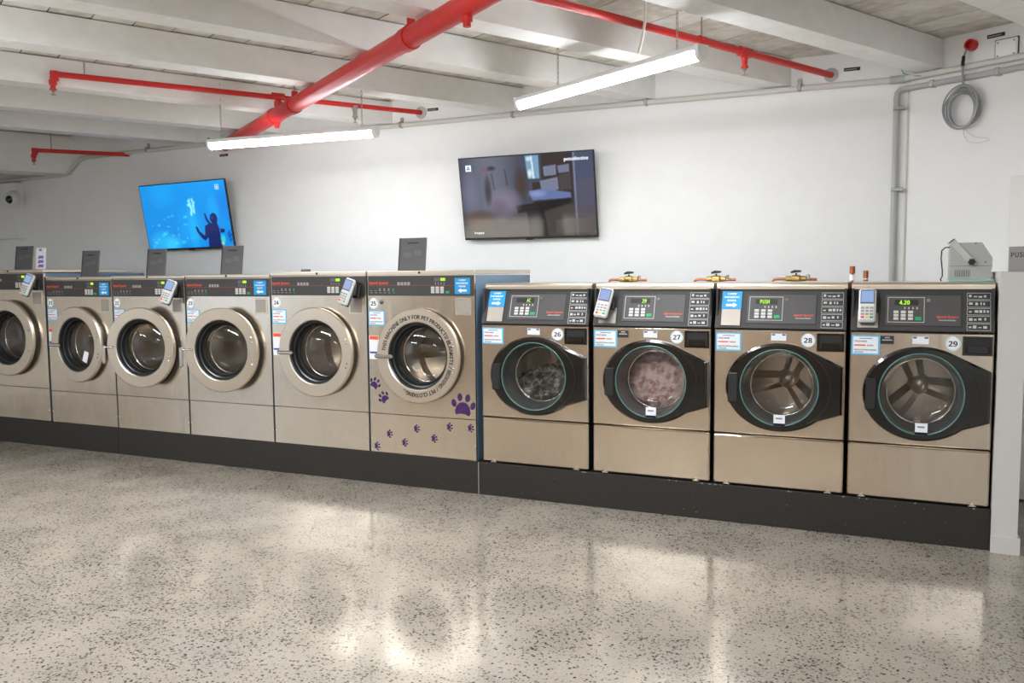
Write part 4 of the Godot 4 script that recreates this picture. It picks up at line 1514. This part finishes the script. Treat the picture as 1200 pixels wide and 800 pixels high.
# ---------------------------------------------------------------- small things on and behind the machines
func build_small() -> void:
	for v in [[0.72, "brass valve and copper pipe behind the washer full of pink laundry"], [1.288, "brass valve and pipe behind the gap between pink laundry washer and empty washer"], [1.767, "brass valve and pipe next to the copper pipe stubs"]]:
		var o := thing("water_valve", v[1], "valve", Vector3(v[0], 1.318, -0.74), "water valves behind the small washers")
		var s := Shape.new()
		s.rod(Vector3(-0.11, 0.01, 0), Vector3(0.12, 0.006, 0), 0.008, 12)
		s.tube([Vector3(-0.11, 0.01, 0), Vector3(-0.13, 0.006, 0), Vector3(-0.138, -0.01, 0), Vector3(-0.138, -1.1, 0)], 0.008, 12)
		part("copper_pipe", s, M.copper, o)
		s = Shape.new()
		s.x = Transform3D(Basis(Vector3(0, 0, -1), Vector3(0, 1, 0), Vector3(1, 0, 0)), Vector3(0, 0.012, 0))
		s.lathe([Vector2(0.012, -0.06), Vector2(0.016, -0.058), Vector2(0.016, -0.03), Vector2(0.022, -0.02), Vector2(0.022, 0.02), Vector2(0.016, 0.03), Vector2(0.016, 0.058), Vector2(0.01, 0.06)], 16)
		part("valve_body", s, M.brass, o)
		s = Shape.new()
		s.rod(Vector3(0, 0.02, 0), Vector3(0, 0.044, 0), 0.006, 10)
		s.prism(PackedVector2Array([Vector2(-0.03, 0.044), Vector2(0.028, 0.05), Vector2(0.03, 0.062), Vector2(-0.01, 0.064), Vector2(-0.032, 0.054)]), -0.01, 0.01)
		part("lever", s, M.black_matt, o)
		s = Shape.new()
		s.rod(Vector3(0.07, 0.008, 0), Vector3(0.07, 0.036, 0), 0.011, 12)
		part("test_point", s, M.chrome, o)
	for v in [[2.1025, 1.398, -0.3, 0.013, "taller copper pipe stub rising between washers 28 and 29"], [2.156, 1.374, -0.78, 0.013, "shorter copper pipe stub rising behind washer number 29"]]:
		var o := thing("copper_stub", v[4], "pipe", Vector3(v[0], 0, v[2]), "copper pipe stubs")
		var s := Shape.new()
		var r: float = v[3] if v[2] < -0.5 else 0.0075
		s.rod(Vector3(0, HP, 0), Vector3(0, v[1] - 0.035, 0), r, 14)
		part("pipe", s, M.copper, o)
		s = Shape.new()
		s.rod(Vector3(0, v[1] - 0.04, 0), Vector3(0, v[1], 0), 0.0145, 16)
		part("cap", s, M.copper, o)
		s = Shape.new()
		s.rod(Vector3(0, maxf(v[1] - 0.1, 1.322), 0), Vector3(0, v[1] - 0.045, 0), 0.0135, 16)
		part("paper_wrap", s, M.paper, o)
	# grey boxy appliance on washer 29
	var base := 0.207 + 1.108 - 0.002
	var o := thing("floodlight", "grey metal box lamp with a swivel bracket on top of washer 29", "lamp", Vector3(2.566, base, -0.2))
	part("tray", bx(Vector3(-0.004, 0.0, -0.16), Vector3(0.2, 0.012, 0.02), 0.004), M.tray_green, o, "pale green plastic tray")
	var s := Shape.new()
	s.prism(PackedVector2Array([Vector2(0.0, 0.012), Vector2(0.178, 0.016), Vector2(0.19, 0.075), Vector2(0.19, 0.12), Vector2(0.142, 0.198), Vector2(0.035, 0.198), Vector2(0.0, 0.188)]), -0.15, 0.0)
	part("body", s, M.appliance, o)
	var ln := Shape.new()
	ln.box(Vector3(0.0, 0.0795, -0.001), Vector3(0.188, 0.081, 0.0012))
	part("seam", ln, M.vent, o)
	for k in 10:
		part("vent_slot", bx(Vector3(0.024 + k * 0.0072, 0.026, -0.001), Vector3(0.0265 + k * 0.0072, 0.06, 0.001)), M.vent, o)
	s = Shape.new()
	s.x = Transform3D(Basis(Vector3(0, 0, 1), 2.28), Vector3(0.098, 0.1, 0.002))
	s.box(Vector3(-0.02, -0.016, 0), Vector3(0.145, 0.016, 0.007), 0.002)
	s.box(Vector3(0.136, -0.016, -0.16), Vector3(0.145, 0.016, 0.007), 0.002)
	part("bracket", s, M.appliance_arm, o)
	s = Shape.new()
	var star_ := PackedVector2Array()
	for k in 24:
		var a := TAU * k / 24
		star_.append(Vector2(cos(a), sin(a)) * (0.016 + 0.0022 * cos(a * 6)))
	s.x = at(0.098, 0.1, 0.009)
	s.prism(star_, 0.0, 0.014)
	part("knob", s, M.black_matt, o)
	for v in [[0.16, 0.1], [0.115, 0.193]]:
		part("screw", disc(0.0035, 0.003, 10), M.vent, o).position = Vector3(v[0], v[1], 0)
	s = Shape.new()
	s.tube([Vector3(0.004, 0.176, -0.04), Vector3(-0.02, 0.176, -0.04), Vector3(-0.036, 0.16, -0.04), Vector3(-0.038, 0.12, -0.04), Vector3(-0.031, 0.06, -0.04), Vector3(-0.03, 0.03, -0.04), Vector3(-0.038, 0.012, -0.04), Vector3(-0.034, 0.003, -0.04)], 0.0032, 8)
	part("power_cord", s, M.black_matt, o)
	# leaflet in a holder on washer 20
	o = thing("leaflet", "white printed leaflet standing beside the dark lid on washer 20", "leaflet", Vector3(-4.15, 0.207 + 1.234, -0.11))
	o.rotation.x = -0.06
	part("card", bx(Vector3(0, 0, -0.003), Vector3(0.115, 0.176, 0.0)), M.paper, o)
	for k in 3:
		part("print", bx(Vector3(0.03, 0.016 + k * 0.036, 0), Vector3(0.09, 0.04 + k * 0.036, 0.0008)), M.lilac, o)
		part("print", bx(Vector3(0.022, 0.014 + k * 0.036, 0.0004), Vector3(0.044, 0.024 + k * 0.036, 0.0012)), M.key_red, o)
	part("print", bx(Vector3(0.036, 0.15, 0), Vector3(0.07, 0.168, 0.0008)), M.ink_soft, o)


# the opposite side of the shop, which the door glasses and steel fronts mirror
func build_opposite() -> void:
	for k in 8:
		var o := thing("tumble_dryer", "steel double dryer against the wall facing the washers", "dryer", Vector3(-4.6 + k * 0.95, 0, 7.58), "row of dryers facing the washers")
		o.rotation.y = PI
		part("cabinet", bx(Vector3(-0.44, 0, 0.0), Vector3(0.44, 2.0, 0.6), 0.01), M.steel, o)
		for y in [0.55, 1.45]:
			var s := Shape.new()
			s.lathe([Vector2(0.27, 0.6), Vector2(0.27, 0.63), Vector2(0.2, 0.63), Vector2(0.2, 0.604)], 40, false, Vector3(0, y, 0))
			part("door_ring", s, M.chrome, o)
			s = Shape.new()
			s.lathe([Vector2(0.2, 0.606), Vector2(0.0, 0.606)], 40, false, Vector3(0, y, 0))
			part("door_glass", s, M.black, o)
		part("control_strip", bx(Vector3(-0.4, 0.93, 0.598), Vector3(0.4, 1.05, 0.606)), M.panel_big, o)
	var t := thing("folding_table", "long timber folding table in the middle of the shop", "table", Vector3(-1.2, 0, 6.1))
	part("table_top", bx(Vector3(-3.2, 0.86, -0.35), Vector3(3.2, 0.9, 0.35), 0.004), M.tan, t)
	part("front_board", bx(Vector3(-3.15, 0.1, -0.3), Vector3(3.15, 0.86, -0.27)), M.tan, t)
	for x in [-3.1, -1.0, 1.0, 3.1]:
		part("leg", bx(Vector3(x - 0.03, 0, -0.26), Vector3(x + 0.03, 0.86, 0.3)), M.tan, t)


func build_machines() -> void:
	# ten washers, numbered 20 to 29 along the row
	var m := large_washer("tallest stainless washer at the far end with a card terminal, beside washer 21", -4.775, 0.868, 1.234, "20", 0.0, false, 1.0, true, true)
	open_lid(m, -4.449, -4.25, 0.2)
	m = large_washer("stainless front-load washer numbered 21 with a blue arrow sign", -3.889, 0.736, 1.172, "21", 0.0, true, 0.82, true, true)
	open_lid(m, -3.658, -3.475, 0.21)
	var gl := part("glass_label", bx(Vector3(-0.02, -0.04, 0.0), Vector3(0.035, 0.05, 0.001)), M.paper, m.get_node("door"), "white label on the door glass")
	gl.transform = Transform3D(Basis(Vector3(0, 0, 1), -0.35), Vector3(0.06, -0.1, 0.022))
	m = large_washer("stainless front-load washer numbered 22 with its round door ajar", -3.146, 0.736, 1.177, "22", 0.2, false, 0.82, false, false)
	open_lid(m, -2.941, -2.755, 0.205)
	m = large_washer("stainless front-load washer numbered 23 with its door slightly open", -2.403, 0.779, 1.181, "23", 0.15, true, 0.85, false, false)
	open_lid(m, -2.197, -2.005, 0.21)
	m = large_washer("stainless front-load washer numbered 24 with its detergent lid shut", -1.618, 0.789, 1.192, "24", 0.0, false, 0.87, true, true)
	part("dispenser_lid", bx(Vector3(0.13, 1.19, -0.2), Vector3(0.2, 1.212, -0.16), 0.008), M.lid_grey, m)
	m = large_washer("stainless washer numbered 25 with purple paw prints and lettered door ring", -0.823, 0.789, 1.192, "25", 0.0, true, 0.87, true, true)
	open_lid(m, -0.673, -0.474, 0.218)
	paw(m, 0.11, 0.988, 0.026, 0.0, false)
	paw(m, 0.043, 0.453, 0.068, -0.5, false)
	paw(m, 0.115, 0.364, 0.068, 0.75, false)
	paw(m, 0.697, 0.337, 0.132, -0.08, true)
	for v in [[0.049, 0.042], [0.148, 0.13], [0.263, 0.08], [0.354, 0.178], [0.483, 0.123], [0.596, 0.205], [0.746, 0.207]]:
		paw(m, v[0], v[1], 0.042, -1.45, false)
	ring_lettering(m.get_node("door"), "THIS MACHINE ONLY FOR PET PRODUCTS! BLANKETS / BEDDING / PET CLOTHING...", 0.249, PI * 0.965, -2.02, 0.026)
	small_washer("stainless washer numbered 26 with a blue sign and dark wash turning", 0.0, 0.695, "26", "AC", true, false, false)
	small_washer("stainless washer numbered 27 full of pink laundry, with a card terminal", 0.722, 0.681, "27", "29", false, true, true)
	small_washer("stainless washer numbered 28 with a blue sign and an empty drum", 1.422, 0.671, "28", "PUSH", true, true, false)
	small_washer("stainless washer numbered 29 below the grey lamp, with a card terminal", 2.112, 0.648, "29", "4.20", false, true, true)
	# laundry behind the door glass
	var pink := triplanar(paint(Color(1, 1, 1), 0.85), cloth_tex(3, [[0.0, Color8(120, 78, 66)], [0.3, Color8(176, 128, 116)], [0.45, Color8(228, 196, 190)], [0.7, Color8(240, 216, 212)], [0.85, Color8(196, 150, 140)], [1.0, Color8(130, 92, 80)]]), Vector3.ONE * 2.6)
	laundry("laundry_load", Vector3(0.722 + 0.352, HP + 0.52, -0.27), Vector3(0.25, 0.2, 0.17), 7, pink, "pale pink patterned laundry inside washer 27")
	var dark := triplanar(paint(Color(1, 1, 1), 0.85), cloth_tex(8, [[0.0, Color8(20, 18, 18)], [0.4, Color8(44, 40, 38)], [0.55, Color8(96, 92, 88)], [0.68, Color8(190, 184, 174)], [0.75, Color8(70, 66, 62)], [1.0, Color8(26, 24, 24)]]), Vector3.ONE * 2.0)
	laundry("laundry_load", Vector3(0.358, HP + 0.45, -0.29), Vector3(0.24, 0.15, 0.16), 19, dark, "dark and white laundry inside washer 26")
	# card terminals
	payment_terminal(Transform3D(Basis(Vector3.UP, 0.25) * Basis(Vector3.RIGHT, -0.25), Vector3(-4.01, 1.3, 0.02)), "small grey card terminal on the tallest washer beside the leaflet", -0.3, 0.06)
	payment_terminal(Transform3D(Basis(Vector3.UP, 0.25) * Basis(Vector3.RIGHT, -0.25), Vector3(-2.5, 1.245, 0.02)), "grey card terminal on the washer whose round door is ajar", -0.3, 0.06)
	payment_terminal(Transform3D(Basis(Vector3.UP, -0.1) * Basis(Vector3.RIGHT, -0.25), Vector3(-0.925, 1.25, 0.02)), "card terminal on the washer with its detergent lid shut", -0.27, 0.05)
	payment_terminal(Transform3D(Basis(Vector3.UP, 0.0) * Basis(Vector3.RIGHT, -0.34), Vector3(0.8, 1.188, -0.012)), "white tilted card terminal on the washer full of pink laundry", -0.16, 0.03)
	payment_terminal(Transform3D(Basis(Vector3.UP, 0.0) * Basis(Vector3.RIGHT, -0.34), Vector3(2.19, 1.188, -0.03)), "upright card terminal on the washer below the grey box lamp", 0.0, 0.012)


func ring_lettering(parent: Node3D, words: String, r: float, a0: float, a1: float, height: float) -> void:
	var s := Shape.new()
	var widths := []
	var total := 0.0
	var probe := writing("H").get_aabb().size.y
	var k := height / probe
	for ch in words:
		var w := 0.35 * height
		if ch != " ":
			w = writing(ch).get_aabb().size.x * k + height * 0.12
		widths.append(w)
		total += w
	var span := a0 - a1
	var stretch := span * r / total
	var run := 0.0
	for i in words.length():
		var mid: float = run + widths[i] / 2.0
		run += widths[i]
		if words[i] == " ":
			continue
		var a: float = a0 - mid * stretch / r
		var t := writing(words[i])
		var b := t.get_aabb()
		var base := writing("H").get_aabb()
		var f := Transform3D(Basis(Vector3(0, 0, 1), a - PI / 2), Vector3(cos(a) * r, sin(a) * r, 0.0566))
		s.add(t, f * Transform3D(Basis.from_scale(Vector3(k, k, 1)), Vector3(-b.get_center().x * k, -base.get_center().y * k, 0)))
	part("ring_lettering", s.st.commit(), M.ink, parent, "dark lettering round the door ring")


func _ready() -> void:
	# camera
	var cam := Camera3D.new()
	cam.name = "camera"
	add_child(cam)
	var yaw := -0.425273706
	var pitch := -0.0800813563
	var roll := -0.0082493449
	var f := Vector3(sin(yaw) * cos(pitch), sin(pitch), -cos(yaw) * cos(pitch))
	var r := Vector3(cos(yaw), 0, sin(yaw))
	var u := r.cross(f)
	cam.transform = Transform3D(Basis(r * cos(roll) + u * sin(roll), u * cos(roll) - r * sin(roll), -f), Vector3(2.31723186, 1.37402474, 4.65800983))
	cam.fov = rad_to_deg(2.0 * atan(400.0 / 991.47159))
	cam.near = 0.05
	cam.far = 60.0
	cam.current = true
	# environment: overcast daylight, which enters by the shop window only
	var we := WorldEnvironment.new()
	we.name = "environment"
	var env := Environment.new()
	env.background_mode = Environment.BG_COLOR
	env.background_color = Color(0.84, 0.9, 0.97)
	env.tonemap_mode = Environment.TONE_MAPPER_LINEAR
	env.tonemap_exposure = 1.7
	env.sdfgi_enabled = true
	env.ssao_enabled = true
	env.ssil_enabled = true
	we.environment = env
	add_child(we)

	font_bold = SystemFont.new()
	font_bold.font_names = PackedStringArray(["Droid Sans"])
	font_bold.font_weight = 700
	font_plain = SystemFont.new()
	font_plain.font_names = PackedStringArray(["Droid Sans"])
	make_materials()

	# lamps: the two in view and the others of the same kind behind the camera
	batten(Vector3(0.161, 2.43, -0.25), Vector3(1.44, 2.43, 0.49), 1.0, "long glowing light hung on chains beside the red branch", [-0.36, 0.58])
	batten(Vector3(-2.345, 2.35, -0.235), Vector3(-0.94, 2.35, -0.305), 0.2, "long glowing light hung in front of the wall below the thick main", [-0.6, 0.6])
	var cord := Shape.new()
	cord.tube([Vector3(1.2, 2.81, 0.86), Vector3(1.215, 2.74, 0.78), Vector3(1.215, 2.66, 0.68), Vector3(1.19, 2.57, 0.59), Vector3(1.155, 2.5, 0.525), Vector3(1.13, 2.455, 0.49)], 0.007, 8)
	single("light_cord", cord, M.cord_white, "pale power cord drooping to the light beside the red branch", "cord")
	for p in [[Vector3(0.2, 2.43, 2.2), Vector3(1.48, 2.43, 2.92), 4.2], [Vector3(3.4, 2.43, 2.2), Vector3(4.68, 2.43, 2.92), 0.3], [Vector3(-2.7, 2.43, 2.0), Vector3(-1.42, 2.43, 2.72), 5.0], [Vector3(2.6, 2.43, 5.6), Vector3(3.88, 2.43, 6.32), 1.2], [Vector3(-1.0, 2.43, 5.6), Vector3(0.28, 2.43, 6.32), 2.4], [Vector3(-5.8, 2.43, 5.2), Vector3(-4.5, 2.43, 5.93), 2.2]]:
		batten(p[0], p[1], p[2], "long glowing light in the rows over the shop floor", [-0.5, 0.5])

	build_room()
	build_machines()
	build_opposite()
	build_pipes()
	build_conduits()

	var tv := television(Vector3(-3.776, 1.937, -1.385), 1.088, 0.627, 0.158, -0.015, 0.013, underwater(), 0.74, "television showing a diver in bright blue water")
	screen_logo(tv, 0.44, 0.245, 0.022, true)
	tv = television(Vector3(-0.288, 1.961, -1.384), 1.12, 0.645, 0.177, 0.011, -0.001, bedroom(), 0.7, "television showing a dim bedroom")
	screen_logo(tv, -0.475, 0.24, 0.024, false)
	var white := glow(Color8(220, 230, 240), 0.9)
	lettering("caption", "petcollective", 0.19, 0.034, at(0.42, 0.262, 0.0016), white, tv)
	lettering("caption", "happy", 0.085, 0.022, at(-0.425, -0.268, 0.0016), white, tv)

	build_small()
